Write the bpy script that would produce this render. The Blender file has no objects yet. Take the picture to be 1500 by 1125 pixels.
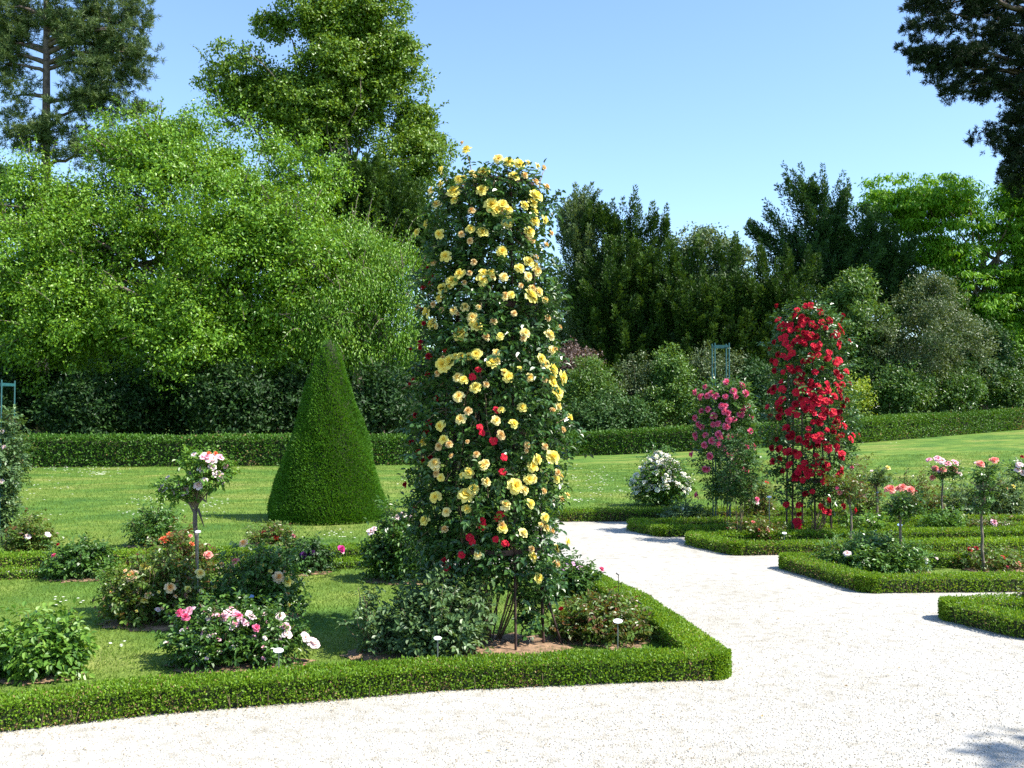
import bpy, math, random
import numpy as np
from math import radians, sin, cos, pi, sqrt
SC = bpy.context.scene
COL = SC.collection
rng = np.random.default_rng(11)
random.seed(5)

# ---------------------------------------------------------------- camera, sky, sun, exposure
EYE, FPX, TILT = 1.6, 1500.0, math.atan(47.5/1500)
cd = bpy.data.cameras.new('camera'); cam = bpy.data.objects.new('camera', cd); COL.objects.link(cam)
cam.location = (0, 0, EYE); cam.rotation_euler = (pi/2 + TILT, 0, 0)
cd.sensor_width = 36; cd.lens = 36.0; cd.clip_start = 0.05; cd.clip_end = 2000
SC.camera = cam
SUN_EL, SUN_DIR = radians(51), np.array([0.95, -0.30])
SUN_DIR = SUN_DIR/np.linalg.norm(SUN_DIR)
w = bpy.data.worlds.new('World'); SC.world = w; w.use_nodes = True
nt = w.node_tree; nt.nodes.clear()
so = nt.nodes.new('ShaderNodeOutputWorld'); bg = nt.nodes.new('ShaderNodeBackground')
sky = nt.nodes.new('ShaderNodeTexSky'); sky.sky_type = 'NISHITA'; sky.sun_disc = False
sky.sun_elevation = SUN_EL
sky.sun_rotation = math.atan2(SUN_DIR[0], SUN_DIR[1])
sky.altitude = 0; sky.air_density = 1.0; sky.dust_density = 0.3; sky.ozone_density = 1.0
bg.inputs['Strength'].default_value = 0.115
hs = nt.nodes.new('ShaderNodeMix'); hs.data_type = 'RGBA'; hs.blend_type = 'MULTIPLY'; hs.inputs[0].default_value = 1
hs.inputs[7].default_value = (.90, 1.01, 1.14, 1); nt.links.new(sky.outputs[0], hs.inputs[6])
nt.links.new(hs.outputs[2], bg.inputs['Color']); nt.links.new(bg.outputs[0], so.inputs[0])
ld = bpy.data.lights.new('sun', 'SUN'); ld.energy = 4.9; ld.angle = radians(0.53); ld.color = (1.0, 0.95, 0.86)
sun = bpy.data.objects.new('sun', ld); COL.objects.link(sun)
from mathutils import Vector
sv = Vector((SUN_DIR[0]*cos(SUN_EL), SUN_DIR[1]*cos(SUN_EL), sin(SUN_EL)))
sun.rotation_euler = (-sv).to_track_quat('-Z', 'Y').to_euler()
SC.view_settings.view_transform = 'Standard'; SC.view_settings.look = 'None'
SC.view_settings.exposure = 1.2; SC.view_settings.gamma = 1
SC.cycles.max_bounces = 5; SC.cycles.diffuse_bounces = 3; SC.cycles.glossy_bounces = 2
SC.cycles.transmission_bounces = 3; SC.cycles.transparent_max_bounces = 4
SC.cycles.caustics_reflective = False; SC.cycles.caustics_refractive = False
SC.cycles.use_denoising = False

# ---------------------------------------------------------------- placing things: a photo pixel gives a direction, a distance or a height gives the point
def ray(px, py):
    a = (px-750)/FPX; b = (562.5-py)/FPX
    return np.array([a, cos(TILT)-b*sin(TILT), sin(TILT)+b*cos(TILT)])
def P(px, py, Y):
    d = ray(px, py); return np.array([0, 0, EYE]) + d*(Y/d[1])
def G(px, py, z=0.0):
    d = ray(px, py); return np.array([0, 0, EYE]) + d*((z-EYE)/d[2])
def sstep(a, b, t):
    t = np.clip((t-a)/(b-a), 0, 1); return t*t*(3-2*t)
def terrain(x, y):
    A = np.interp(x, [-60, 3, 15, 25, 70], [0.0, 0.0, 0.55, 1.02, 3.2])
    return A*sstep(17, 43, y)
def TG(x, y): return float(terrain(np.array(x), np.array(y)))

# ---------------------------------------------------------------- mesh collecting
class Geo:
    def __init__(s): s.V = []; s.F = []; s.T = []; s.M = []; s.n = 0
    def add(s, V, F, tint=0.5, mat=0):
        V = np.asarray(V, float).reshape(-1, 3); F = np.asarray(F, int).reshape(-1, 4)
        s.V.append(V); s.F.append(F+s.n); s.n += len(V)
        s.T.append(np.broadcast_to(np.asarray(tint, float), (len(F),)).copy()); s.M.append(np.full(len(F), mat))
        return s
    def arrays(s): return np.concatenate(s.V), np.concatenate(s.F), np.concatenate(s.T), np.concatenate(s.M)
    def mesh(s, name, mats, smooth=False):
        V, F, T, M = s.arrays()
        me = bpy.data.meshes.new(name)
        me.vertices.add(len(V)); me.vertices.foreach_set('co', V.astype(np.float32).ravel())
        me.loops.add(F.size); me.loops.foreach_set('vertex_index', F.astype(np.int32).ravel())
        me.polygons.add(len(F))
        me.polygons.foreach_set('loop_start', np.arange(0, F.size, 4, dtype=np.int32))
        me.polygons.foreach_set('loop_total', np.full(len(F), 4, dtype=np.int32))
        if not isinstance(mats, (list, tuple)): mats = [mats]
        for m in mats: me.materials.append(m)
        me.polygons.foreach_set('material_index', M.astype(np.int32))
        me.polygons.foreach_set('use_smooth', np.full(len(F), bool(smooth)))
        me.update(calc_edges=True)
        a = me.attributes.new('tint', 'FLOAT', 'FACE'); a.data.foreach_set('value', T.astype(np.float32))
        me.validate(clean_customdata=False)
        return me
    def obj(s, name, mats, parent=None, smooth=False, loc=None):
        if not s.V: return None
        if parent is not None: off = np.array(parent.location)
        elif loc is not None: off = np.array(loc)
        else: off = np.zeros(3)
        for i in range(len(s.V)): s.V[i] = s.V[i]-off
        o = bpy.data.objects.new(name, s.mesh(name, mats, smooth)); COL.objects.link(o)
        if parent is not None: o.parent = parent
        elif loc is not None: o.location = off
        return o
def tag(o, label=None, cat=None, group=None, kind=None):
    if label: o['label'] = label
    if cat: o['category'] = cat
    if group: o['group'] = group
    if kind: o['kind'] = kind
    return o
def thing(name, label, cat, loc, group=None):
    global rng
    import zlib
    rng = np.random.default_rng(zlib.crc32(label.encode())); random.seed(zlib.crc32(label.encode()))
    o = bpy.data.objects.new(name, None); COL.objects.link(o)
    o.location = tuple(float(v) for v in loc); o.empty_display_size = 0.1
    bpy.context.view_layer.update() if False else None
    return tag(o, label, cat, group)
def child(name, me, parent, loc, rot=(0, 0, 0), sc=1.0):
    o = bpy.data.objects.new(name, me); COL.objects.link(o); o.parent = parent
    o.location = tuple(np.array(loc)-np.array(parent.location)); o.rotation_euler = rot; o.scale = (sc, sc, sc)
    return o

def unit(v): return v/np.maximum(np.linalg.norm(v, axis=-1, keepdims=True), 1e-9)
def rdir(n): return unit(rng.normal(size=(n, 3)))
def leaves(g, Pp, D, N, L, W, tint, six=False, curl=0.15, mat=0):
    n = len(Pp)
    if n == 0: return
    D = unit(D); B = unit(np.cross(N, D)); N = np.cross(D, B)
    L = np.broadcast_to(L, (n,))[:, None]; W = np.broadcast_to(W, (n,))[:, None]
    if not six:
        f = N*W*curl
        V = np.stack([Pp, Pp+D*L*.45+B*W*.5+f, Pp+D*L, Pp+D*L*.45-B*W*.5+f], 1).reshape(-1, 3)
        F = np.arange(4*n).reshape(n, 4)
        g.add(V, F, tint, mat)
    else:
        f = N*W*curl*1.5; d = -N*L*.18
        V = np.stack([Pp, Pp+D*L*.3+B*W*.45+f, Pp+D*L*.68+B*W*.42+f+d*.4, Pp+D*L+d, Pp+D*L*.68-B*W*.42+f+d*.4, Pp+D*L*.3-B*W*.45+f], 1).reshape(-1, 3)
        b = np.arange(n)[:, None]*6
        F = np.stack([b+np.array([0, 1, 2, 3]), b+np.array([0, 3, 4, 5])], 1).reshape(-1, 4)
        g.add(V, F, np.repeat(np.broadcast_to(tint, (n,)), 2), mat)
def tube(g, pts, radii, seg=6, tint=0.5, mat=0, cap=True):
    pts = np.asarray(pts, float); n = len(pts); radii = np.broadcast_to(radii, (n,))
    t = unit(np.gradient(pts, axis=0)); up = np.array([0.13, 0.21, 1.0]) if abs(t[0][2]) < .9 else np.array([1.0, .1, 0])
    a = unit(np.cross(t, up)); b = np.cross(t, a)
    th = np.linspace(0, 2*pi, seg, endpoint=False)
    ring = pts[:, None]+radii[:, None, None]*(a[:, None]*np.cos(th)[None, :, None]+b[:, None]*np.sin(th)[None, :, None])
    V = ring.reshape(-1, 3); F = []
    for i in range(n-1):
        for j in range(seg):
            k = (j+1) % seg; F.append([i*seg+j, i*seg+k, (i+1)*seg+k, (i+1)*seg+j])
    if cap and seg == 4: F += [[3, 2, 1, 0], [(n-1)*seg+q for q in range(4)]]
    if cap and seg == 6: F += [[3, 2, 1, 0], [5, 4, 3, 0]]; o = (n-1)*seg; F += [[o, o+1, o+2, o+3], [o, o+3, o+4, o+5]]
    if cap and seg == 8:
        for o, s in ((0, -1), ((n-1)*seg, 1)):
            for q in ([0, 1, 2, 3], [0, 3, 4, 7], [4, 5, 6, 7]): F.append([o+x for x in q][::s])
    g.add(V, F, tint, mat)
def curve(p0, p1, bend, n=7, jit=0.0):
    p0 = np.array(p0, float); p1 = np.array(p1, float); t = np.linspace(0, 1, n)[:, None]
    c = p0*(1-t)+p1*t + np.array(bend)*(4*t*(1-t))
    if jit: c[1:-1] += rng.normal(scale=jit, size=(n-2, 3))
    return c
def box(g, c, s, tint=.5, mat=0):
    c = np.array(c, float); h = np.array(s, float)/2
    V = [c+h*np.array(q) for q in [(-1,-1,-1),(1,-1,-1),(1,1,-1),(-1,1,-1),(-1,-1,1),(1,-1,1),(1,1,1),(-1,1,1)]]
    g.add(V, [[3,2,1,0],[4,5,6,7],[0,1,5,4],[1,2,6,5],[2,3,7,6],[3,0,4,7]], tint, mat)

# ---------------------------------------------------------------- materials
def newmat(name):
    m = bpy.data.materials.new(name); m.use_nodes = True; t = m.node_tree; t.nodes.clear()
    o = t.nodes.new('ShaderNodeOutputMaterial'); return m, t, o
def ramp(t, src, stops):
    r = t.nodes.new('ShaderNodeValToRGB'); e = r.color_ramp.elements
    while len(e) < len(stops): e.new(0.5)
    for q, (p, c) in zip(e, stops): q.position = p; q.color = (*c, 1)
    t.links.new(src, r.inputs[0]); return r
def leafmat(name, c1, c2, c3, tr=0.3, rough=0.45, spec=0.4, trc=(1.5, 1.25, .5)):
    m, t, o = newmat(name); a = t.nodes.new('ShaderNodeAttribute'); a.attribute_name = 'tint'
    r = ramp(t, a.outputs['Fac'], [(0.0, c1), (0.5, c2), (1.0, c3)])
    p = t.nodes.new('ShaderNodeBsdfPrincipled'); p.inputs['Roughness'].default_value = rough
    p.inputs['Specular IOR Level'].default_value = spec
    t.links.new(r.outputs[0], p.inputs['Base Color'])
    tl = t.nodes.new('ShaderNodeBsdfTranslucent'); mx = t.nodes.new('ShaderNodeMix'); mx.data_type = 'RGBA'; mx.blend_type = 'MULTIPLY'
    mx.inputs[0].default_value = 1; t.links.new(r.outputs[0], mx.inputs[6]); mx.inputs[7].default_value = (*trc, 1)
    t.links.new(mx.outputs[2], tl.inputs[0])
    ms = t.nodes.new('ShaderNodeMixShader'); ms.inputs[0].default_value = tr
    t.links.new(p.outputs[0], ms.inputs[1]); t.links.new(tl.outputs[0], ms.inputs[2]); t.links.new(ms.outputs[0], o.inputs[0])
    return m
def plain(name, c, rough=0.6, metal=0.0, var=0.25, scale=30, bump=0.0, spec=.4):
    m, t, o = newmat(name); p = t.nodes.new('ShaderNodeBsdfPrincipled'); n = t.nodes.new('ShaderNodeTexNoise')
    tc = t.nodes.new('ShaderNodeTexCoord'); t.links.new(tc.outputs['Object'], n.inputs['Vector'])
    n.inputs['Scale'].default_value = scale; n.inputs['Detail'].default_value = 5
    c = np.array(c); r = ramp(t, n.outputs[0], [(0.3, tuple(c*(1-var))), (0.7, tuple(np.minimum(c*(1+var), 1)))])
    t.links.new(r.outputs[0], p.inputs['Base Color']); p.inputs['Roughness'].default_value = rough; p.inputs['Metallic'].default_value = metal
    p.inputs['Specular IOR Level'].default_value = spec
    if bump:
        b = t.nodes.new('ShaderNodeBump'); b.inputs['Strength'].default_value = bump; b.inputs['Distance'].default_value = .02
        t.links.new(n.outputs[0], b.inputs['Height']); t.links.new(b.outputs[0], p.inputs['Normal'])
    t.links.new(p.outputs[0], o.inputs[0]); return m
def petal(name, c1, c2, c3, tr=.3):   # tint 0 outer petals .. 1 heart
    m = leafmat(name, c1, c2, c3, tr=tr, rough=.6, spec=.2, trc=(1.15, 1.05, .9)); return m

M = {}
M['box'] = leafmat('box_leaf', (.06,.14,.010), (.14,.27,.016), (.25,.40,.03), tr=.4, rough=.45, spec=.35)
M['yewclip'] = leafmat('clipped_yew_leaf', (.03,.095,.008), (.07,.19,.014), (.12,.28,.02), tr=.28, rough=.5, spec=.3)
M['hedge'] = leafmat('tall_hedge_leaf', (.03,.09,.008), (.065,.16,.014), (.11,.22,.02), tr=.25, rough=.5, spec=.3)
M['deadleaf'] = leafmat('brown_dry_leaf', (.16,.10,.04), (.26,.18,.08), (.36,.28,.13), tr=.2, rough=.7, spec=.2)
M['core'] = plain('hedge_core', (.022,.032,.008), .9, var=.5, scale=40)
M['horn'] = leafmat('bright_tree_leaf', (.045,.135,.008), (.125,.262,.016), (.24,.395,.03), tr=.28, rough=.42, spec=.4)
M['tall'] = leafmat('tall_tree_leaf', (.045,.11,.010), (.115,.215,.018), (.22,.33,.035), tr=.27, rough=.42, spec=.4)
M['pine'] = leafmat('pine_needle', (.04,.08,.022), (.085,.14,.042), (.15,.21,.07), tr=.2, rough=.5, spec=.3)
M['pine_backlit'] = leafmat('backlit_pine_needle', (.010,.020,.009), (.018,.034,.014), (.03,.055,.02), tr=.05, rough=.6, spec=.2)  # needle colour darkened to paint in the backlit shade of the right pine
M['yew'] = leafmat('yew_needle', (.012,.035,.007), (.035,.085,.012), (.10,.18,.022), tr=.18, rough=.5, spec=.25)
M['greytree'] = leafmat('grey_green_leaf', (.05,.095,.035), (.09,.15,.055), (.14,.21,.08), tr=.25, rough=.5)
M['chest'] = leafmat('chestnut_leaf', (.06,.17,.008), (.13,.31,.014), (.22,.43,.03), tr=.38, rough=.5, spec=.3)
M['shrub'] = leafmat('dark_shrub_leaf', (.016,.05,.012), (.035,.09,.02), (.07,.15,.035), tr=.2, rough=.5, spec=.3)
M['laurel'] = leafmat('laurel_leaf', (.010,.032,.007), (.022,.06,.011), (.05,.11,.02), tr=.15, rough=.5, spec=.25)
M['shrub2'] = leafmat('mid_shrub_leaf', (.045,.11,.02), (.09,.18,.03), (.15,.26,.04), tr=.3, rough=.4)
M['shrub3'] = leafmat('olive_shrub_leaf', (.05,.085,.03), (.085,.13,.045), (.13,.18,.07), tr=.25, rough=.45)
M['gold'] = leafmat('yellow_shrub_leaf', (.12,.2,.015), (.25,.36,.03), (.4,.5,.06), tr=.35)
M['copper'] = leafmat('copper_leaf', (.05,.03,.03), (.11,.07,.06), (.2,.14,.12), tr=.2)
M['rose'] = leafmat('rose_leaf', (.028,.075,.014), (.062,.145,.024), (.13,.25,.045), tr=.3, rough=.34, spec=.5)
M['roseD'] = leafmat('deep_rose_leaf', (.016,.05,.012), (.04,.105,.022), (.10,.20,.04), tr=.2, rough=.33, spec=.5)
M['roseL'] = leafmat('light_rose_leaf', (.05,.13,.02), (.10,.22,.03), (.2,.34,.05), tr=.35, rough=.4, spec=.4)
M['roseR'] = leafmat('red_tinted_rose_leaf', (.15,.055,.025), (.085,.16,.026), (.16,.26,.05), tr=.35, rough=.36, spec=.45)
M['roseG'] = leafmat('grey_rose_leaf', (.045,.10,.035), (.09,.165,.055), (.17,.26,.10), tr=.3, rough=.42, spec=.4)
M['grass'] = leafmat('grass_blade', (.085,.165,.022), (.14,.225,.032), (.23,.29,.06), tr=.35, rough=.55, spec=.25)
M['bark'] = plain('bark', (.14,.11,.085), .9, var=.5, scale=9, bump=.8)
M['barkpine'] = plain('pine_bark', (.12,.09,.075), .9, var=.5, scale=5, bump=.8)
M['stem'] = plain('rose_stem', (.17,.125,.07), .8, var=.4, scale=25, bump=.4)
M['gstem'] = plain('green_stem', (.09,.14,.03), .6, var=.3, scale=25)
M['iron'] = plain('rusty_iron', (.06,.035,.03), .6, .3, var=.5, scale=20, bump=.3)
M['teal'] = plain('teal_paint', (.018,.085,.09), .45, var=.2, scale=30)
M['white'] = plain('white_enamel', (.82,.82,.84), .35, var=.04, scale=60)
M['blueen'] = plain('pale_blue_enamel', (.25,.36,.62), .25, var=.06, scale=60)
M['grey'] = plain('grey_metal', (.25,.26,.27), .4, .6, var=.2)
M['black'] = plain('black_metal', (.025,.025,.03), .5, .3, var=.2)
M['soil'] = plain('soil', (.23,.145,.085), .95, var=.45, scale=22, bump=1.0)
M['p_yel'] = petal('yellow_petal', (.85,.78,.24), (.85,.74,.15), (.82,.60,.07))
M['p_pale'] = petal('pale_yellow_petal', (.86,.78,.38), (.88,.74,.24), (.85,.55,.10))
M['p_buff'] = petal('buff_petal', (.78,.62,.32), (.76,.55,.22), (.66,.38,.10))
M['p_red'] = petal('red_petal', (.62,.010,.045), (.60,.008,.035), (.62,.07,.06), tr=.3)
M['p_crim'] = petal('crimson_petal', (.35,.008,.02), (.38,.008,.025), (.25,.004,.012), tr=.25)
M['p_pink'] = petal('pink_petal', (.84,.22,.38), (.80,.15,.29), (.72,.08,.2))
M['p_lpink'] = petal('light_pink_petal', (.85,.55,.62), (.82,.40,.50), (.75,.28,.35))
M['p_blush'] = petal('blush_petal', (.88,.74,.76), (.88,.68,.70), (.80,.50,.40))
M['p_white'] = petal('white_petal', (.88,.88,.86), (.88,.88,.80), (.80,.75,.45))
M['p_coral'] = petal('coral_petal', (.85,.22,.10), (.82,.16,.07), (.75,.12,.04))
M['p_salm'] = petal('salmon_petal', (.85,.36,.30), (.82,.28,.24), (.75,.2,.15))
M['p_apri'] = petal('apricot_petal', (.88,.70,.45), (.88,.58,.25), (.85,.40,.08))
M['p_purp'] = petal('purple_petal', (.14,.05,.22), (.12,.035,.18), (.08,.02,.10))
M['p_mag'] = petal('magenta_petal', (.60,.04,.28), (.55,.03,.22), (.4,.02,.12))
M['p_lil'] = petal('lilac_petal', (.72,.50,.70), (.68,.42,.62), (.6,.35,.5))

def groundmat(name, kind):
    m, t, o = newmat(name); p = t.nodes.new('ShaderNodeBsdfPrincipled'); p.inputs['Roughness'].default_value = .9
    p.inputs['Specular IOR Level'].default_value = .2
    tc = t.nodes.new('ShaderNodeTexCoord')
    def noise(s, d=4, src=None):
        n = t.nodes.new('ShaderNodeTexNoise'); n.inputs['Scale'].default_value = s; n.inputs['Detail'].default_value = d
        t.links.new(tc.outputs['Object'], n.inputs['Vector']); return n
    def mix(f, a, b, mode='MIX', fv=None):
        x = t.nodes.new('ShaderNodeMix'); x.data_type = 'RGBA'; x.blend_type = mode
        if f is not None: t.links.new(f, x.inputs[0])
        else: x.inputs[0].default_value = fv
        t.links.new(a, x.inputs[6]); t.links.new(b, x.inputs[7]); return x
    b = t.nodes.new('ShaderNodeBump')
    if kind == 'grass':
        r1 = ramp(t, noise(.55, 7).outputs[0], [(.30, (.055,.14,.022)), (.46, (.10,.195,.026)), (.58, (.15,.22,.035)), (.72, (.21,.24,.06))])
        r2 = ramp(t, noise(2.2, 6).outputs[0], [(.25, (.60,.66,.60)), (.75, (1.32,1.2,1.3))])
        r3 = ramp(t, noise(38, 4).outputs[0], [(.25, (.5,.55,.5)), (.75, (1.4,1.35,1.4))])
        x = mix(None, r1.outputs[0], r2.outputs[0], 'MULTIPLY', 1); x = mix(None, x.outputs[2], r3.outputs[0], 'MULTIPLY', 1)
        t.links.new(x.outputs[2], p.inputs['Base Color'])
        b.inputs['Strength'].default_value = .9; b.inputs['Distance'].default_value = .03
        t.links.new(noise(45, 5).outputs[0], b.inputs['Height'])
    else:
        v = t.nodes.new('ShaderNodeTexVoronoi'); v.inputs['Scale'].default_value = 105; t.links.new(tc.outputs['Object'], v.inputs['Vector'])
        sp = t.nodes.new('ShaderNodeSeparateColor'); t.links.new(v.outputs['Color'], sp.inputs[0])
        r1 = ramp(t, sp.outputs[0], [(.0, (.30,.28,.24)), (.06, (.375,.36,.32)), (.5, (.412,.397,.357)), (1, (.45,.435,.395))])
        r2 = ramp(t, noise(.8, 6).outputs[0], [(.3, (.86,.845,.81)), (.65, (1,1,1))])
        r3 = ramp(t, noise(9, 6).outputs[0], [(.28, (.74,.72,.68)), (.5, (1,1,1))])
        x = mix(None, r1.outputs[0], r2.outputs[0], 'MULTIPLY', 1); x = mix(None, x.outputs[2], r3.outputs[0], 'MULTIPLY', 1)
        t.links.new(x.outputs[2], p.inputs['Base Color'])
        b.inputs['Strength'].default_value = .55; b.inputs['Distance'].default_value = .008; b.invert = True
        t.links.new(v.outputs['Distance'], b.inputs['Height'])
    t.links.new(b.outputs[0], p.inputs['Normal']); t.links.new(p.outputs[0], o.inputs[0]); return m
M['lawn'] = groundmat('lawn', 'grass'); M['gravel'] = groundmat('gravel', 'gravel')

# ---------------------------------------------------------------- the setting
def sheet(name, xs, ys, dz, mat):
    X, Y = np.meshgrid(xs, ys); Z = terrain(X, Y)+dz
    V = np.stack([X, Y, Z], -1).reshape(-1, 3); nx, ny = len(xs), len(ys); F = []
    for j in range(ny-1):
        for i in range(nx-1): a = j*nx+i; F.append([a, a+1, a+nx+1, a+nx])
    g = Geo().add(V, F); o = g.obj(name, mat, smooth=True); return tag(o, kind='structure')
xs = np.concatenate([[-900, -300, -120], np.arange(-70, 71, 2.0), [120, 300, 900]])
ys = np.concatenate([[-300, -60, -20, 0, 8], np.arange(12, 60, 1.5), [70, 90, 130, 300, 900]])
sheet('ground', xs, ys, -0.012, M['lawn'])
def poly_sheet(name, pts, z, mat, loc=None):
    g = bpy.data.meshes.new(name); n = len(pts); V = [(p[0], p[1], z) for p in pts]
    g.from_pydata(V, [], [list(range(n))]); g.materials.append(mat); g.update()
    if g.polygons[0].normal.z < 0: g.flip_normals()
    o = bpy.data.objects.new(name, g); COL.objects.link(o); return o
# hedge centre lines (x, y) on the ground
def base(px, py): v = G(px, py); return np.array([v[0], v[1]])
FRONT = [(-9.0, 3.2)]+[tuple(base(*q)+np.array([-.03, .13])) for q in ((0,1075),(200,1051),(500,1026),(640,1014),(955,1000))]
CORN = (1.245, 6.38)
RIGHT = [(1.13, 7.5), (.93, 8.6), (.72, 9.45), (.41, 10.55)]
LBACK = [(.42, 10.55), (-1.3, 10.95), (-4.9, 10.15), (-9, 9.3)]
LFAR = [(-10, 9.9), (-5.2, 10.86), (-1.3, 11.6), (-.3, 11.75), (.15, 12.4), (-.1, 15.4), (.3, 15.75)]
RBACK = [(.3, 15.75), (2.9, 15.85), (8.0, 16.2), (14, 16.7)]
bedL = FRONT+[CORN]+RIGHT+LBACK[1:]
A_ = [(9.0, 8.5), (4.1, 8.30), (3.48, 8.16), (3.72, 7.55), (5.5, 6.1), (9, 4.0)]
B_ = [(12, 11.4), (5.6, 10.98), (2.92, 10.86), (2.95, 10.70), (3.27, 9.44), (4.8, 9.52), (12, 9.9)]
C_ = [(14, 14.2), (6.9, 13.5), (2.33, 12.98), (2.28, 12.80), (2.62, 11.96), (6.2, 12.3), (14, 13.0)]
D_ = [(14, 15.9), (7.8, 15.3), (1.78, 14.66), (1.74, 14.45), (2.02, 13.78), (6.9, 14.2), (14, 14.8)]
gp = [(-14, -8), (14, -8), (14, 16.7), (8, 16.2), (2.9, 15.85), (.3, 15.75), (-.1, 15.4), (.15, 12.4), (-.3, 11.75), (-1.3, 11.6), (-5.2, 10.86), (-10, 9.9), (-14, 9.2)]
tag(poly_sheet('gravel_path', gp, -0.004, M['gravel']), kind='structure')
for nm, pl in (('rose_bed_lawn', bedL), ('rose_bed_lawn', A_), ('rose_bed_lawn', B_), ('rose_bed_lawn', C_), ('rose_bed_lawn', D_)):
    tag(poly_sheet(nm, pl, 0.003, M['lawn']), kind='structure')

def inside(poly, x, y):
    poly = np.array(poly); n = len(poly); r = np.zeros(len(x), bool); j = n-1
    for i in range(n):
        xi, yi = poly[i]; xj, yj = poly[j]
        c = ((yi > y) != (yj > y)) & (x < (xj-xi)*(y-yi)/(yj-yi+1e-12)+xi); r ^= c; j = i
    return r
def inview(x, y, m=.35): return (np.abs(x) < y*.5+m) & (y > 3.5)

# gravel stones
def stones():
    n = 60000
    y = 3.6+rng.power(1, n)*7.5*rng.random(n)**.7; x = (rng.random(n)-.5)*(y*1.06)
    ok = inside(gp, x, y) & ~inside(bedL, x, y) & ~inside(A_, x, y) & ~inside(B_, x, y)
    x, y = x[ok], y[ok]; n = len(x); s = rng.uniform(.003, .0065, n)
    a = rng.random(n)*pi; ca, sa = np.cos(a), np.sin(a)
    base_ = np.array([(1,0,.1),(0,.7,.1),(-1,0,.1),(0,-.7,.1),(.45,.1,.75),(0,.35,.7),(-.5,-.1,.8),(.05,-.4,.7)], float)
    V = base_[None]*s[:, None, None]
    X = V[..., 0]*ca[:, None]-V[..., 1]*sa[:, None]+x[:, None]; Y = V[..., 0]*sa[:, None]+V[..., 1]*ca[:, None]+y[:, None]; Z = V[..., 2]-.004
    F0 = np.array([[4,5,6,7],[0,1,5,4],[1,2,6,5],[2,3,7,6],[3,0,4,7]]); F = (F0[None]+8*np.arange(n)[:, None, None]).reshape(-1, 4)
    g = Geo().add(np.stack([X, Y, Z], -1), F, np.repeat(rng.random(n), 5))
    m = leafmat('gravel_stone', (.28,.235,.17), (.45,.425,.37), (.52,.50,.45), tr=0, rough=.85, spec=.2)
    tag(g.obj('gravel_stones', m), 'loose pale gravel stones scattered over the white path', 'gravel', kind='stuff')
stones()
# grass blades
def grass(n, y0, y1, pw, hgt, name, label, test):
    y = y0+(y1-y0)*rng.random(n)**pw; x = (rng.random(n)-.5)*(y*1.04+.4); ok = test(x, y); x, y = x[ok], y[ok]; n = len(x)
    Pp = np.stack([x, y, terrain(x, y)-.005], 1); a = rng.random(n)*2*pi
    D = np.stack([np.cos(a)*.5, np.sin(a)*.5, np.full(n, 1.0)], 1); N = np.stack([np.cos(a+1.2), np.sin(a+1.2), np.zeros(n)], 1)
    sc = (1+ y/14)
    g = Geo(); leaves(g, Pp, D, N, hgt*rng.uniform(.5, 1.2, n)*np.minimum(sc, 2), hgt*.16*sc, np.clip(.42+.35*(rng.random(n)-.5)+.16*np.sin(x*1.1+.7*y+1.5*np.sin(y*.8))+.14*np.sin(x*2.9-1.7*y+2*np.sin(x*.9)), 0, 1))
    tag(g.obj(name, M['grass']), label, 'grass', kind='stuff')
alld = [A_, B_, C_, D_]
grass(120000, 5.2, 11, 1.1, .022, 'bed_grass', 'short mown grass in the near rose bed inside the low box hedge', lambda x, y: inside(bedL, x, y))
grass(30000, 7.4, 16, 1.0, .022, 'bed_grass', 'short grass between the rose bushes in the right hand beds', lambda x, y: np.any([inside(p, x, y) for p in alld], 0))
lawnline = [(-40, 9.9-4), (-10, 9.9), (-5.2, 10.86), (-1.3, 11.6), (-.3, 11.75), (.15, 12.4), (-.1, 15.4), (.3, 15.75), (2.9, 15.85), (8, 16.2), (14, 16.7), (60, 20), (60, 60), (-40, 60)]
grass(150000, 10.5, 34, 1.3, .024, 'lawn_grass', 'short mown grass of the open lawn behind the rose beds', lambda x, y: inside(lawnline, x, y))
# daisies
def daisies():
    c = []
    spots = [(95,687,60,6,34),(140,690,40,9,26),(150,695,16,4,30),(60,715,60,18,20),(220,735,40,6,26),(310,742,30,14,30),(200,752,30,6,18),(330,690,30,6,14),(600,700,30,20,20),
             (860,700,60,20,60),(900,720,60,12,30),(850,735,30,6,20),(1300,660,120,12,40),(1180,690,30,10,10),(1420,700,60,20,20),(95,885,50,8,9),(435,890,20,6,8),(170,950,24,8,6),(60,760,50,10,12),(480,785,80,8,20)]
    for (px, py, sx, sy, n) in spots:
        for i in range(n):
            q = G(px+rng.normal()*sx*.5, py+rng.normal()*sy*.5); 
            if q[1] < 42 and q[1] > 0: c.append([q[0], q[1], TG(q[0], q[1])])
    c = np.array(c); n = len(c); g = Geo(); s = .005*(1+c[:, 1]/9)
    for k in range(4):
        a = k*pi/4*2; D = np.tile([cos(a), sin(a), .3], (n, 1)); leaves(g, c+[0, 0, .025], D, np.tile([0, 0, 1.], (n, 1)), s*1.6, s*1.3, .3)
    tag(g.obj('daisies', M['p_white']), 'tiny white daisies dotting the mown lawn', 'daisies', kind='stuff')
daisies()

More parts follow.
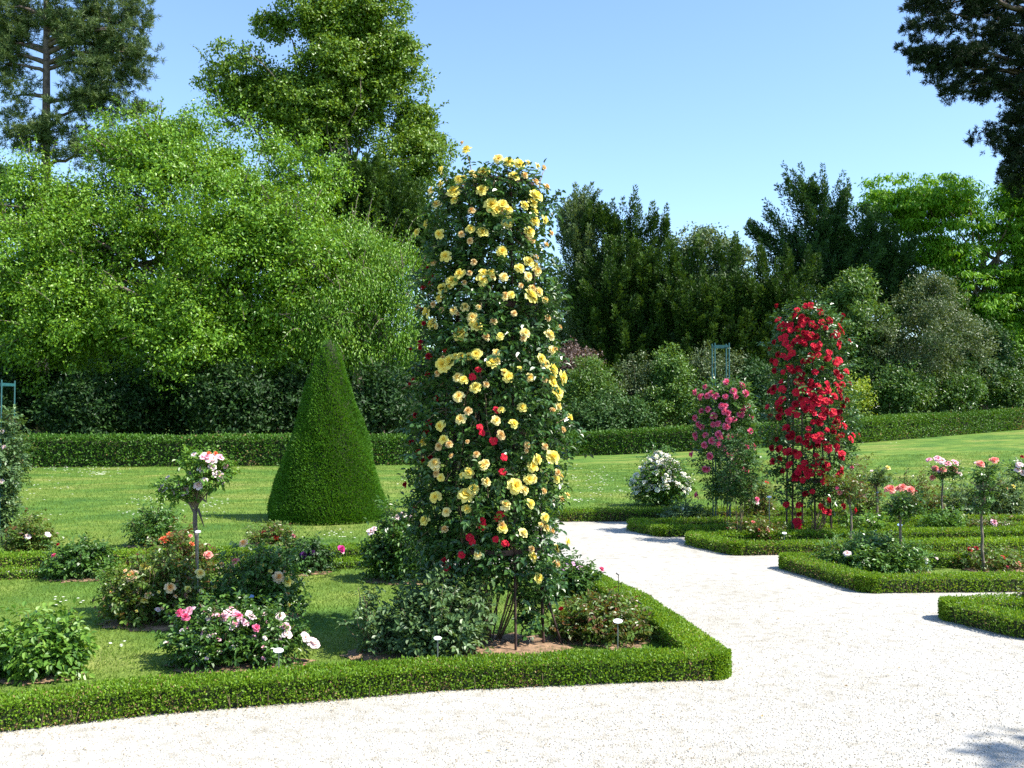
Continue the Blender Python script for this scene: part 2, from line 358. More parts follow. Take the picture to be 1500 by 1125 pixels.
# ---------------------------------------------------------------- hedges
def resample(pts, step):
    pts = np.array(pts, float); d = np.linalg.norm(np.diff(pts, axis=0), axis=1); s = np.concatenate([[0], np.cumsum(d)])
    n = max(2, int(s[-1]/step)); t = np.linspace(0, s[-1], n)
    return np.stack([np.interp(t, s, pts[:, k]) for k in range(pts.shape[1])], 1), s[-1]
def hedge(name, label, group, pts, w, h, leafL, dens, mat, closed=False, spiky=.5, z_on_terrain=False, cat='hedge', twig=True, seedn=0):
    pts = [tuple(p[:2]) for p in pts]
    rs_ = .04 if h < .5 else .25
    c, Ltot = resample(pts, rs_)
    for _ in range(1 if h < .5 else 8): c[1:-1] = (c[:-2]+2*c[1:-1]+c[2:])/4
    c, Ltot = resample(c, rs_)
    t = unit(np.gradient(c, axis=0)); nrm = np.stack([-t[:, 1], t[:, 0]], 1)
    z0 = terrain(c[:, 0], c[:, 1]) if z_on_terrain else np.zeros(len(c))
    root = thing(name, label, cat, (c[0][0], c[0][1], z0[0]), group)
    # woody core
    prof = np.array([(-.5, 0), (-.5, .93), (-.42, 1), (.42, 1), (.5, .93), (.5, 0)]); ins = leafL*1.7
    g = Geo(); k = len(prof); wv = .01*np.interp(np.arange(len(c)), np.arange(0, len(c)+20, 12), rng.normal(size=len(np.arange(0, len(c)+20, 12)))) * (h/.16)**.5
    V = np.stack([np.concatenate([c+nrm*(p[0]*(w-2*ins)), (z0+(p[1]*(h-ins)*(1+wv*(p[1] > .5))))[:, None]], 1) for p in prof], 1)
    F = [[i*k+j, i*k+j+1, (i+1)*k+j+1, (i+1)*k+j] for i in range(len(c)-1) for j in range(k-1)]
    e = (len(c)-1)*k
    F += [[0, 1, 4, 5], [1, 2, 3, 4], [e+5, e+4, e+1, e], [e+4, e+3, e+2, e+1]]
    g.add(V.reshape(-1, 3), F)
    if twig:
        for i in range(int(Ltot*14)):
            q = rng.integers(len(c)); sd = rng.choice([-1, 1]); b0 = np.append(c[q]+nrm[q]*sd*(w*.5-ins*.3), z0[q])
            tube(g, [b0, b0+np.array([*(nrm[q]*sd*.01+rng.normal(size=2)*.01), h*.55])], [.002*h/.15, .001*h/.15], 4, mat=1)
    g.obj('core', [M['core'], M['stem']], root)
    # leaves
    area = Ltot*(w+2*h); n = int(area*dens)
    tv = np.concatenate([np.linalg.norm(np.diff(t, axis=0), axis=1), [0]]); wgt = 1+tv/rs_*w*.7; cw = np.cumsum(wgt)/wgt.sum(); n = int(n*wgt.mean())
    s = np.minimum(np.interp(rng.random(n), np.concatenate([[0], cw]), np.arange(len(c)+1)), len(c)-1.001); i = s.astype(int); f = (s-i)[:, None]
    cc = c[i]*(1-f)+c[i+1]*f; nn = nrm[i]; zz = z0[i]*(1-f[:, 0])+z0[i+1]*f[:, 0]
    u = rng.random(n)*(w+2*h)
    wob = np.interp(s, np.arange(0, len(c)+9, 6), rng.normal(size=len(np.arange(0, len(c)+9, 6)))*.020)
    off = np.where(u < h, -w/2, np.where(u > h+w, w/2, u-h-w/2)); z = np.where(u < h, u, np.where(u > h+w, w+2*h-u, h))
    Nn = np.where((u < h)[:, None], np.stack([-nn[:, 0], -nn[:, 1], np.zeros(n)], 1), np.where((u > h+w)[:, None], np.stack([nn[:, 0], nn[:, 1], np.zeros(n)], 1), np.array([0, 0, 1.])))
    dep = -rng.random(n)**1.2*leafL*2.2+leafL*.1; off2 = off*(1+wob*2)
    Pp = np.concatenate([cc+nn*off2[:, None], (zz+z*(1+wob))[:, None]], 1)+Nn*dep[:, None]
    ed = (z > h*.85) & (np.abs(off) > w*.42); Pp[ed, 2] -= leafL*.5
    D = Nn*.6+np.array([0, 0, .45])+rdir(n)*.9; NN = Nn*.7+np.array([0, 0, .4])+rdir(n)*.8
    sp = (u >= h) & (u <= h+w) & (rng.random(n) < spiky*.3); D[sp] = np.array([0, 0, 1])+rdir(sp.sum())*.35; Pp[sp, 2] += rng.random(sp.sum())*leafL*.8
    # end caps
    tint = np.clip(rng.normal(.48, .2, n)+.12*np.interp(s, np.arange(0, len(c)+30, 25), rng.normal(size=len(np.arange(0, len(c)+30, 25)))), 0, 1)
    br = rng.random(n) < .25*np.exp(-z/(h*.18)); 
    g = Geo(); bn = np.interp(s, np.arange(0, len(c)+30, 7), rng.random(len(np.arange(0, len(c)+30, 7)))); brn = (rng.random(n) < .42*np.clip(bn-.4, 0, 1)*np.exp(-z/(h*.6))*2.4+.015)
    leaves(g, Pp[~brn], D[~brn], NN[~brn], leafL*rng.uniform(.7, 1.3, (~brn).sum()), leafL*.66, tint[~brn], mat=0)
    leaves(g, Pp[brn], D[brn], NN[brn], leafL*.9, leafL*.5, tint[brn], mat=1)
    cosn = np.sum(nrm[:-1]*nrm[1:], 1)
    for q in np.where(cosn < .97)[0]:
        out = -1 if np.cross(np.append(t[q], 0), np.append(t[q+1], 0))[2] > 0 else 1; m = int(np.arccos(np.clip(cosn[q], -1, 1))*w*(h+w*.4)*dens*1.6)+4; f = rng.random(m)[:, None]
        nn_ = unit(nrm[q]*(1-f)+nrm[q+1]*f)*out; cc_ = c[q]*(1-f)+c[q+1]*f; top = rng.random(m) < .3; rr_ = np.where(top, rng.uniform(.2, 1, m), 1)[:, None]*w/2; zz = np.where(top, h, rng.random(m)*h)
        N3 = np.concatenate([nn_, np.zeros((m, 1))], 1); Pp = np.concatenate([cc_+nn_*rr_, (z0[q]+zz)[:, None]], 1)-N3*(rng.random(m)*leafL*1.2)[:, None]
        leaves(g, Pp, N3*.6+np.array([0, 0, .45])+rdir(m)*.8, N3*.6+np.array([0, 0, .4])+rdir(m)*.7, leafL, leafL*.66, np.clip(rng.normal(.48, .2, m), 0, 1))
    for e_, sg in ((0, -1), (len(c)-1, 1)):
        m = int(w*h*dens); a = rng.uniform(-.5, .5, m); zz = rng.random(m)*h; Nn = np.append(t[e_]*sg, 0)
        Pp = np.concatenate([c[e_]+nrm[e_]*a[:, None]*w, (z0[e_]+zz)[:, None]], 1)+Nn*(.005+rng.random(m)[:, None]*leafL*.5)
        leaves(g, Pp, Nn*.6+np.array([0, 0, .4])+rdir(m)*.9, Nn+rdir(m)*.7, leafL, leafL*.62, np.clip(rng.normal(.48, .2, m), 0, 1))
    g.obj('foliage', [mat, M['deadleaf']], root)
    return root
GB = 'low clipped box hedges round the rose beds'
hedge('box_hedge', 'long low box hedge along the front gravel, turning back at the pointed corner', GB, FRONT[0:]+[CORN]+RIGHT, .235, .15, .017, 20000, M['box'])
hedge('box_hedge', 'very low box hedge closing the near bed at the back before a gravel strip', GB, LBACK[1:], .17, .10, .022, 6500, M['box'])
hedge('box_hedge', 'low box hedge between the thin gravel strip and the lawn in front of the cone', GB, LFAR, .24, .16, .024, 6500, M['box'])
hedge('box_hedge', 'straight low box hedge between gravel and lawn in front of the white rose shrub', GB, RBACK, .26, .18, .028, 5000, M['box'])
hedge('box_hedge', 'low box hedge of the nearest right hand bed, cut by the edge of the photo', GB, A_, .235, .15, .018, 10000, M['box'])
hedge('box_hedge', 'low box hedge round the bed with the big white-flowered rose bush', GB, B_, .235, .145, .020, 8500, M['box'])
hedge('box_hedge', 'low box hedge round the bed at the foot of the red pillar rose', GB, C_, .235, .14, .024, 7000, M['box'])
hedge('box_hedge', 'low box hedge round the farthest small bed beneath the pink pillar rose', GB, D_, .235, .13, .026, 6000, M['box'])
FAR = [(-24, 30), (-16.0, 32.6), (-4, 34.2), (.4, 36.5), (2.25, 42.0), (8, 42.2), (14.4, 42.6), (24.8, 49.5), (34, 55)]
hedge('tall_hedge', 'long clipped dark green hedge across the far side of the lawn below the trees', None, FAR, 1.0, .97, .085, 620, M['hedge'], spiky=.2, z_on_terrain=True, twig=False)

# leaf litter where gravel meets the hedges
def litter():
    g = Geo()
    for pl, n, sgn in ((FRONT+[CORN], 900, -1), ([CORN]+RIGHT, 260, 1), (B_, 260, 1), (C_, 200, 1)):
        c, L_ = resample(pl, .05); t = unit(np.gradient(c, axis=0)); nn = np.stack([t[:, 1], -t[:, 0]], 1); i = rng.integers(len(c), size=n)
        d = .12+rng.exponential(.09, n); p = c[i]+nn[i]*d[:, None]; P3 = np.concatenate([p, np.full((n, 1), .004)], 1); a = rng.random(n)*2*pi
        leaves(g, P3, np.stack([np.cos(a), np.sin(a), rng.random(n)*.3], 1), rdir(n)*.3+np.array([0, 0, 1.]), rng.uniform(.008, .022, n), .008, rng.random(n))
    n = 90; y = rng.uniform(4, 9, n); x = (rng.random(n)-.5)*y; ok = inside(gp, x, y) & ~inside(bedL, x, y) & ~inside(A_, x, y); x, y = x[ok], y[ok]; n = len(x); a = rng.random(n)*2*pi
    leaves(g, np.stack([x, y, np.full(n, .005)], 1), np.stack([np.cos(a), np.sin(a), rng.random(n)*.4], 1), rdir(n)*.4+np.array([0, 0, 1.]), rng.uniform(.015, .035, n), .014, rng.random(n))
    tag(g.obj('leaf_litter', M['deadleaf']), 'small dry brown leaves scattered on the gravel along the box hedges', 'fallen leaves', kind='stuff')
litter()
# clipped cone
def cone():
    c = P(481, 759, 16.1); c[2] = 0
    root = thing('clipped_yew_cone', 'tall clipped dark green yew cone standing on the lawn', 'topiary', c)
    zs = np.array([(759-y)/93.2 for y in (759, 740, 707, 648, 580, 530, 506, 497)]); rs = np.array([84, 84, 72, 55, 34, 18, 9, 1.5])/93.2
    o = np.argsort(zs); zs, rs = zs[o], rs[o]
    g = Geo(); tube(g, [[c[0], c[1], z] for z in zs], rs-.03*(rs > .1), 24, cap=False); g.obj('core', M['core'], root, smooth=True)
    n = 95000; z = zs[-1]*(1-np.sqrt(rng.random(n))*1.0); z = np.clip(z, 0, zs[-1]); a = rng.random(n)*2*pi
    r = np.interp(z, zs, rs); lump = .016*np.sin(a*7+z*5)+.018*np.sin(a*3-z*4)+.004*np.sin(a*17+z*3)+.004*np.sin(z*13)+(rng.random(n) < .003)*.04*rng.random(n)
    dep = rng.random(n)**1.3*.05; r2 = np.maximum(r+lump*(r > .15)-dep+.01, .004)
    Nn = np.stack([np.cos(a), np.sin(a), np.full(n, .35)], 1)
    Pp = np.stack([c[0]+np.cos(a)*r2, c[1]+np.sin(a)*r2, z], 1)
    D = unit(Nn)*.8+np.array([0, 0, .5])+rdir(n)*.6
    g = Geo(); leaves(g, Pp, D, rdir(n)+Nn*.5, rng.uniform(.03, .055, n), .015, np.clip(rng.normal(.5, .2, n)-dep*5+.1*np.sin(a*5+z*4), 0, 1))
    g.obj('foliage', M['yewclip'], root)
cone()

# ---------------------------------------------------------------- trees
def blob(px, py, Y, rx, rz, ry=None):
    c = P(px, py, Y); s = Y/FPX; return (c, np.array([rx*s, (ry if ry else (rx*.5+rz*.5)*s), rz*s]))
def clump_leaves(g, C, R, nl, L, W, droop=0., out=None, tintc=.5, tints=.2, flat=.55, mat=0, updir=0.):
    k = len(C); tot = k*nl; ci = np.repeat(np.arange(k), nl)
    d = rdir(tot); rad = rng.random(tot)**.45
    off = d*rad[:, None]*R[ci][:, None]*np.array([1, 1, flat])
    Pp = C[ci]+off; Nn = off/np.maximum(R[ci][:, None], 1e-6)*.8+np.array([0, 0, .75])+rdir(tot)*.75
    if out is not None: Nn += out[ci]*.35
    D = rdir(tot)+off/np.maximum(R[ci][:, None], 1e-6)*.8+np.array([0, 0, updir-droop])
    ct = rng.normal(0, tints*.6, k)
    leaves(g, Pp, D, Nn, L*rng.uniform(.65, 1.3, tot), W*rng.uniform(.8, 1.2, tot), np.clip(tintc+ct[ci]+rng.normal(0, tints, tot), 0, 1), mat=mat)
def tree(name, label, cat, trunk, blobs, mat, nclump, nl, cr, L, W, droop=.25, bark='bark', limbs=18, trunk_r=.35, flat=.55, group=None, shell=.45, updir=0, fill=.25, twigs=0, tintc=.5, tints=.2, lobe=2.9, core=.22, rise=None, pk=2.6, tuft=0, sprigs=0):
    """trunk: list of 3-D points; blobs: ellipsoids the crown is made of"""
    b0 = np.array(trunk[0]); root = thing(name, label, cat, b0, group)
    area = np.array([(r[0]*r[2]+r[0]*r[1]+r[1]*r[2]) for c, r in blobs]); pr = area/area.sum(); C = []; O = []; S = []
    bc = np.array([c for c, r in blobs]); brd = np.array([r for c, r in blobs]); brd = np.maximum(brd-.42*cr*lobe, brd*.45)
    need = nclump; tries = 0
    lobeR = cr*lobe; per = max(1, int(round(pk*lobe**2)))
    while len(C) < need and tries < need*30:
        tries += 1; b = rng.choice(len(blobs), p=pr); d = rdir(1)[0]
        if d[1] > .3 and rng.random() < .6: continue
        q = shell+(1-shell)*rng.random()**.6 if rng.random() > fill else rng.random()**.5
        p = bc[b]+d*q*brd[b]
        inn = np.min(np.linalg.norm((p-bc)/brd, axis=1))
        if inn < .6 and rng.random() < .65: continue
        if p[2] < .2: continue
        if rng.random() < .3*fill or per == 1: C.append(p); O.append(d); continue
        lr = lobeR*rng.uniform(.55, 1.25); lt = rng.normal()*.13
        for q in range(per):
            e = rdir(1)[0]; e[2] = abs(e[2]) if rng.random() < .4 else e[2]; pp = p+e*(.45+.55*rng.random()**.5)*lr*np.array([1, 1, .92])
            if pp[2] > .2: C.append(pp); O.append(unit(e+d*.5))
    ncore = int(need*core)
    for q in range(ncore):
        b = rng.choice(len(blobs), p=pr); p = bc[b]+rdir(1)[0]*rng.random()**.4*.72*brd[b]
        if p[2] > .2: C.append(p); O.append(rdir(1)[0])
    C = np.array(C); O = np.array(O); R = cr*rng.uniform(.6, 1.35, len(C))
    g = Geo()
    if tuft:
        nt_ = max(1, nl//tuft); ci = np.repeat(np.arange(len(C)), nt_); T0 = C[ci]+rdir(len(ci))*(rng.random(len(ci))**.4*R[ci])[:, None]*np.array([1, 1, flat])
        ax = unit(O[ci]*.6+rdir(len(ci))*.6+np.array([0, 0, .45])); cj = np.repeat(np.arange(len(T0)), tuft); D = unit(rdir(len(cj))+ax[cj]*.75)
        ct = rng.normal(0, tints*.7, len(T0)); leaves(g, T0[cj]+ax[cj]*(rng.random(len(cj))*L*.6)[:, None], D, rdir(len(cj))+np.array([0, 0, .5]), L*rng.uniform(.7, 1.15, len(cj)), W, np.clip(tintc+ct[cj]+rng.normal(0, tints*.6, len(cj)), 0, 1))
    else: clump_leaves(g, C, R, nl, L, W, droop, O, flat=flat, updir=updir, tintc=tintc, tints=tints)
    sg_ = g
    for k in range(sprigs):
        q = rng.integers(len(C)); dd = unit(O[q]*np.array([1, .6, 1])+np.array([0, 0, .25])+rdir(1)[0]*.35); inn = np.min(np.linalg.norm((C[q]-bc)/brd, axis=1))
        if inn < .8: continue
        ln = rng.uniform(1.2, 2.6)*cr; cv = curve(C[q], C[q]+dd*(cr*.6+ln), (0, 0, ln*(.1 if droop < 1 else .3)), 8); m = 26
        ti = rng.random(m)*7; i0 = np.minimum(ti.astype(int), 6); f_ = (ti-i0)[:, None]; pp = cv[i0]*(1-f_)+cv[i0+1]*f_
        leaves(g, pp+rdir(m)*.06*cr, dd*.6+rdir(m)*.8+np.array([0, 0, -.5*droop]), rdir(m)*.5+np.array([0, 0, 1]), L*rng.uniform(.7, 1.1, m), W, np.clip(tintc+.1+rng.normal(0, .15, m), 0, 1))
        tube(sg_, cv, np.linspace(.03, .008, 8)*cr*1.4, 4, mat=1)
    tg = Geo(); tp = np.array(trunk, float); nT = len(tp)
    tube(tg, tp, np.linspace(trunk_r, trunk_r*.35, nT), 8)
    for k in range(limbs):
        tgt = C[rng.integers(len(C))]; f = rng.uniform(.25, .98); s = f*(nT-1); i = min(int(s), nT-2); st = tp[i]*(1-(s-i))+tp[i+1]*(s-i)
        if rise is not None:
            zz = tgt[2]-rise*np.linalg.norm(tgt[:2]-tp[0][:2]); fz = np.clip((zz-tp[0][2])/(tp[-1][2]-tp[0][2]), .2, .99)*(nT-1); i = min(int(fz), nT-2); st = tp[i]*(1-(fz-i))+tp[i+1]*(fz-i)
        elif st[2] > tgt[2]: st = st.copy(); st[2] = max(b0[2]+.3, tgt[2]-abs(st[2]-tgt[2])*.4) if droop < .5 else st[2]
        ln = np.linalg.norm(tgt-st); cv = curve(st, tgt, (0, 0, ln*.08), 7, ln*.02); r0 = trunk_r*rng.uniform(.22, .42)
        tube(tg, cv, np.linspace(r0, r0*.15, 7), 6)
    for k in range(twigs):
        q = rng.integers(len(C)); p = C[q]; d = unit(O[q]+np.array([0, 0, .2])+rdir(1)[0]*.6); ln = rng.uniform(.6, 1.3)*cr*1.6
        tube(tg, curve(p-d*ln*.5, p+d*ln*.7, rdir(1)[0]*ln*.12, 5), np.linspace(.03, .008, 5)*max(1, cr), 4)
    tg.obj('trunk', M[bark], root, smooth=True); g.obj('crown', [mat, M['bark']], root)
    return root
def tpts(px, pyb, Y, pyt, lean=0, n=6, z0=None):
    b = P(px, pyb, Y); b[2] = TG(b[0], b[1]) if z0 is None else z0; t = P(px+lean, pyt, Y)
    return [b+(t-b)*s+np.array([rng.normal()*.1, rng.normal()*.1, 0])*(0 < s < 1) for s in np.linspace(0, 1, n)]

# big bright green tree at left
Y = 40
tree('broadleaf_tree', 'huge spreading bright green tree filling the left side behind the hedge', 'tree', tpts(300, 640, Y, 300),
     [blob(*b) for b in ((120,400,Y,150,140),(250,330,Y-1,150,110),(330,380,Y-2,160,140),(440,400,Y-1,120,120),(250,250,Y+1,120,55),(175,225,Y+2,55,30),(340,225,Y+1,60,32),(25,430,Y,90,120),
      (90,310,Y+1,80,55),(180,480,Y-3,150,75),(330,500,Y-3,110,70),(60,500,Y-2,90,60),(420,270,Y+1,60,50),(455,330,Y,60,50),(395,215,Y+1,40,25),(-60,420,Y,80,140),(45,300,Y,40,40),(280,190,Y+1,30,16))],
     M['horn'], 5600, 36, .42, .135, .08, droop=.6, limbs=40, trunk_r=.45, flat=.7, fill=.10, tints=.15, shell=.72, core=.32, pk=4.2, twigs=160, sprigs=420, lobe=4.2)
Y = 38
tree('weeping_tree', 'light green tree with hanging foliage between the cone and the yellow pillar rose', 'tree', tpts(560, 640, Y, 430),
     [blob(*b) for b in ((520,440,Y,70,80),(575,430,Y,55,60),(600,500,Y,45,70),(540,520,Y,50,45),(500,370,Y+1,55,40),(470,470,Y-1,50,60),(560,380,Y+1,50,30))],
     M['horn'], 1300, 32, .45, .13, .045, droop=1.6, limbs=14, trunk_r=.22, flat=1.3, fill=.12, twigs=40, tintc=.42, sprigs=120, lobe=2.4)
Y = 58
tree('lime_tree', 'tallest dark green broadleaf tree rising past the top of the photo, left of centre', 'tree', tpts(500, 640, Y, 110),
     [blob(*b) for b in ((490,95,Y,80,75),(530,40,Y,70,50),(455,35,Y,45,50),(410,38,Y,35,18),(390,128,Y,75,50),(350,150,Y,66,42),(420,160,Y,70,40),(480,195,Y,80,60),(600,190,Y,48,50),(575,70,Y,38,42),
      (555,130,Y,50,50),(610,250,Y,50,55),(560,290,Y,80,70),(480,290,Y,80,70),(500,-30,Y,55,40),(320,165,Y,18,12),(585,115,Y,28,20),(640,205,Y,22,26),(500,360,Y,110,60))],
     M['tall'], 5200, 34, .46, .19, .12, droop=.3, limbs=46, trunk_r=.42, shell=.55, fill=.2, tints=.15, sprigs=60, lobe=3.7, pk=4.0)
# pines
def pine(name, label, Y, trunk, blobs, mat, nclump, nl, cr, L, W, bark='barkpine', trunk_r=.42, limbs=30):
    return tree(name, label, 'tree', trunk, blobs, mat, nclump, nl, cr, L, W, droop=0, bark=bark, limbs=limbs, trunk_r=trunk_r, flat=.45, shell=.3, fill=.5, updir=.35, rise=.12, lobe=1.7, core=.1, pk=1.6, tuft=24, tints=.22)
Y = 60
pine('pine_tree', 'tall pine with a bare reddish trunk and grey green needles at the top left', Y, tpts(62, 640, Y, -60, 6),
     [blob(*b) for b in ((160,40,Y,60,45),(190,85,Y,35,28),(150,110,Y,60,28),(205,110,Y,22,14),(120,60,Y,55,45),(60,20,Y,60,35),(130,150,Y,45,22),(180,165,Y,38,14),(110,190,Y,50,14),(60,205,Y,50,16),
      (120,225,Y,40,20),(20,135,Y,35,20),(10,100,Y,30,25),(30,190,Y,30,14),(0,30,Y,40,50),(190,20,Y,14,14),(140,-20,Y,50,30),(20,60,Y,25,30),(205,173,Y,20,6),(75,240,Y,18,8))],
     M['pine'], 1050, 96, .55, .34, .038)
Y = 52
pine('pine_tree', 'dark pine hanging in from the top right corner above the bright green chestnut', Y, tpts(1545, 600, Y, -80),
     [blob(*b) for b in ((1400,15,Y,75,20),(1350,8,Y,50,20),(1352,45,Y,38,20),(1375,55,Y,42,22),(1440,60,Y,55,30),(1345,82,Y,46,16),(1400,85,Y,55,20),(1380,110,Y,36,16),(1430,115,Y,40,25),(1395,136,Y,24,30),
      (1480,110,Y,50,60),(1500,30,Y,50,50),(1440,145,Y,22,12),(1490,170,Y,35,35),(1475,205,Y,30,14),(1440,205,Y,38,12),(1500,240,Y,35,45),(1475,260,Y,20,22),(1520,150,Y,40,150),(1560,60,Y,60,80))],
     M['pine_backlit'], 1300, 120, .36, .25, .034, limbs=34)
Y = 50
tree('dark_tree', 'purplish dark tree showing only its edge at the left border of the photo', 'tree', tpts(-40, 640, Y, 250), [blob(-30,300,Y,45,60), blob(-5,270,Y,20,35), blob(0,250,Y-1,12,15)],
     M['shrub'], 260, 30, .4, .2, .12)
# yews: plumes of dark foliage pointing up and out
def yew(name, label, px, pyb, Y, blobs, spikes, nplume, nl, mat=None, L=.17, W=.06, plen=2.6, group='dark yews behind the hedge'):
    b = P(px, pyb, Y); b[2] = TG(b[0], b[1]); root = thing(name, label, 'tree', b, group)
    S = []; E = []; bl = [blob(*q) for q in blobs]; area = np.array([r[0]*r[2] for c, r in bl]); pr = area/area.sum()
    while len(S) < nplume:
        k = rng.choice(len(bl), p=pr); d = rdir(1)[0]
        if d[1] > .2 and rng.random() < .7: continue
        q = rng.random()**.35; s = bl[k][0]+d*q*bl[k][1]*.95
        ang = d*np.array([1, 1, .2]); dr = unit(ang*.75+np.array([0, 0, 1.0])+rdir(1)[0]*.35); ln = plen*rng.uniform(.5, 1.2)
        S.append(s-dr*ln*.7); E.append(s+dr*ln*.3)
    for (x0, y0, x1, y1) in spikes:
        S.append(P(x0, y0, Y)); E.append(P(x1, y1, Y))
        for q in range(6): jx = rng.normal()*6; S.append(P(x0+jx, y0+12, Y)); E.append(P(x1+jx*.9, y1+(y0-y1)*rng.uniform(.15, .5), Y+rng.normal()*.3))
    nl = int(nl*1.45); S = np.array(S); E = np.array(E); k = len(S); ci = np.repeat(np.arange(k), nl)
    t = rng.random(len(ci))**.85; ax = E-S; ln = np.linalg.norm(ax, axis=1); dr = unit(ax)
    rad = (.05+.52*(1-t))*np.minimum(1, t*4+.3)*(ln[ci]/plen)**.5; d = rdir(len(ci)); d -= dr[ci]*np.sum(d*dr[ci], 1, keepdims=True)
    Pp = S[ci]+ax[ci]*t[:, None]+d*(rad*rng.random(len(ci))**.4)[:, None]
    g = Geo(); ct = rng.normal(0, .16, k)
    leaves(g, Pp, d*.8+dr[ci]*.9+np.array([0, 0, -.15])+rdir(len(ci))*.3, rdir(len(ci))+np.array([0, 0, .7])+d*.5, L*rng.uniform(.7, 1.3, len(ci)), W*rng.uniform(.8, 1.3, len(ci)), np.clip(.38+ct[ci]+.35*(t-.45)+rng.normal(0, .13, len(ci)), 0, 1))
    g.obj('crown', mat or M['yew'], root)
    tg = Geo(); top = bl[0][0]; tube(tg, curve(b, top, (0, 0, 0), 6, .05), np.linspace(.35, .06, 6), 8)
    for q in range(16):
        e = S[rng.integers(k)]; z = rng.uniform(.2, .8); st = b*(1-z)+top*z; st = np.array([st[0], st[1], min(st[2], e[2]-.1)]); tube(tg, curve(st, e, (0, 0, -.2), 5), np.linspace(.09, .02, 5), 6)
    tg.obj('trunk', M['bark'], root, smooth=True)
Y = 55
yew('yew_tree', 'dark green yew with a grey green pointed top just right of the yellow pillar rose', 850, 620, Y, [(850,340,Y,32,60),(860,420,Y,50,60),(850,490,Y,55,50),(845,560,Y,45,45)], [(845,330,842,268),(858,330,858,272),(832,350,824,292)], 330, 150, mat=M['greytree'], group=None, L=.15, W=.055)
yew('yew_tree', 'very dark yew with several spiky upright tips in the middle of the tree line', 925, 620, Y-1, [(925,400,Y-1,45,55),(890,440,Y-1,55,85),(960,445,Y-1,60,80),(920,520,Y-1,80,60)],
    [(930,360,930,272),(915,360,912,290),(945,345,957,296),(895,360,898,292),(885,350,871,285),(968,360,977,300),(900,340,885,300),(860,330,868,290)], 620, 150)
yew('yew_tree', 'broad dark yew with small upright tips between the spiky yew and the red pillar rose', 1040, 600, Y-2, [(1010,450,Y-2,55,60),(1060,450,Y-2,50,55),(1110,450,Y-2,50,55),(1040,500,Y-2,80,50),(1150,440,Y-2,45,50),(1100,500,Y-2,80,50)],
    [(990,400,985,345),(1020,390,1022,345),(1050,390,1052,352),(1075,390,1078,340),(1115,390,1113,350),(1150,400,1152,358),(1180,400,1185,360)], 700, 140)
yew('yew_tree', 'dark green yew plumes beneath the tallest tree, left of the yellow roses', 530, 620, 50, [(520,290,50,55,60),(575,310,50,45,60),(540,360,50,60,50),(620,340,50,40,60)], [(500,260,496,232),(530,260,533,234),(560,270,566,240)], 380, 140)
Y = 56
yew('cedar_tree', 'dark spreading conifer with feathery pointed branches against the sky at right', 1205, 600, Y, [(1200,345,Y,40,45),(1180,375,Y,60,35),(1250,350,Y,55,40),(1230,400,Y,80,50),(1300,370,Y,45,40),(1310,420,Y,50,40)],
    [(1190,330,1146,238),(1195,320,1172,240),(1205,320,1205,240),(1215,320,1236,250),(1225,330,1243,262),(1170,350,1120,292),(1160,360,1105,325),(1195,300,1160,250),(1130,350,1098,322),(1190,290,1188,262)], 420, 150, mat=M['shrub'], group=None)
Y = 62
tree('round_tree', 'grey green rounded tree top showing behind the dark yews', 'tree', tpts(1030, 600, Y, 360), [blob(*b) for b in ((1035,355,Y,48,40),(1000,370,Y,35,35),(1070,380,Y,35,40),(1040,430,Y,70,60))],
     M['greytree'], 420, 34, .6, .2, .12)
Y = 57
tree('chestnut_tree', 'bright green chestnut with layered drooping leaves at the right edge', 'tree', tpts(1440, 600, Y, 360),
     [blob(*b) for b in ((1330,310,Y,55,30),(1290,285,Y,30,14),(1400,300,Y,60,30),(1370,350,Y,60,28),(1450,340,Y,60,40),(1340,380,Y,40,22),(1480,290,Y,40,30),(1400,390,Y,55,30),(1480,410,Y,50,50),(1450,460,Y,55,50),(1370,285,Y,40,14),(1500,360,Y,50,80),(1490,500,Y,40,60),(1545,400,Y,60,130),(1420,440,Y,60,50),(1440,520,Y,70,50),(1510,300,Y,40,60))],
     M['chest'], 2500, 34, .5, .26, .095, droop=1.1, limbs=26, trunk_r=.3, flat=.35, shell=.5)

# shrubs behind the far hedge
def shrub(name, label, px, pyb, Y, pyt, rxp, mat, nclump, nl, L, W, group=None, cr=.35, flat=.8, droop=0., bl=None, tintc=.5):
    m = (pyb+pyt)/2; rz = (pyb-pyt)/2
    bl = bl or [(px,m+rz*.15,Y,rxp,rz*.85),(px-rxp*.35,m+rz*.3,Y-.3,rxp*.6,rz*.6),(px+rxp*.3,m+rz*.1,Y,rxp*.6,rz*.7),(px+rxp*.1,m-rz*.4,Y,rxp*.5,rz*.55)]
    b = P(px, pyb, Y); tp = tpts(px, pyb, Y, m)
    return tree(name, label, 'shrub', tp, [blob(*q) for q in bl], mat, nclump, nl, cr, L, W, droop=droop, limbs=16, trunk_r=.06, flat=flat, group=group, shell=.5, fill=.3, tintc=tintc)
shrub('shrub', 'feathery mid green shrub behind the hedge immediately right of the yellow pillar rose', 862, 640, 45.3, 525, 45, M['shrub2'], 330, 40, .13, .05)
shrub('shrub', 'dark olive shrub behind the hedge between the feathery one and the yellow-topped one', 930, 640, 46.2, 520, 35, M['shrub3'], 230, 40, .13, .06, tintc=.35)
shrub('shrub', 'rounded shrub with a yellow green top behind the hedge above the white rose', 980, 640, 45.2, 512, 40, M['shrub2'], 330, 40, .14, .07)
shrub('shrub', 'dark leafy shrub behind the bare teal obelisk top', 1045, 640, 46, 505, 45, M['shrub3'], 330, 40, .14, .07, tintc=.4)
shrub('shrub', 'dark glossy shrub between the pink and the red pillar roses behind the hedge', 1105, 635, 45.6, 525, 35, M['shrub'], 260, 40, .15, .08)
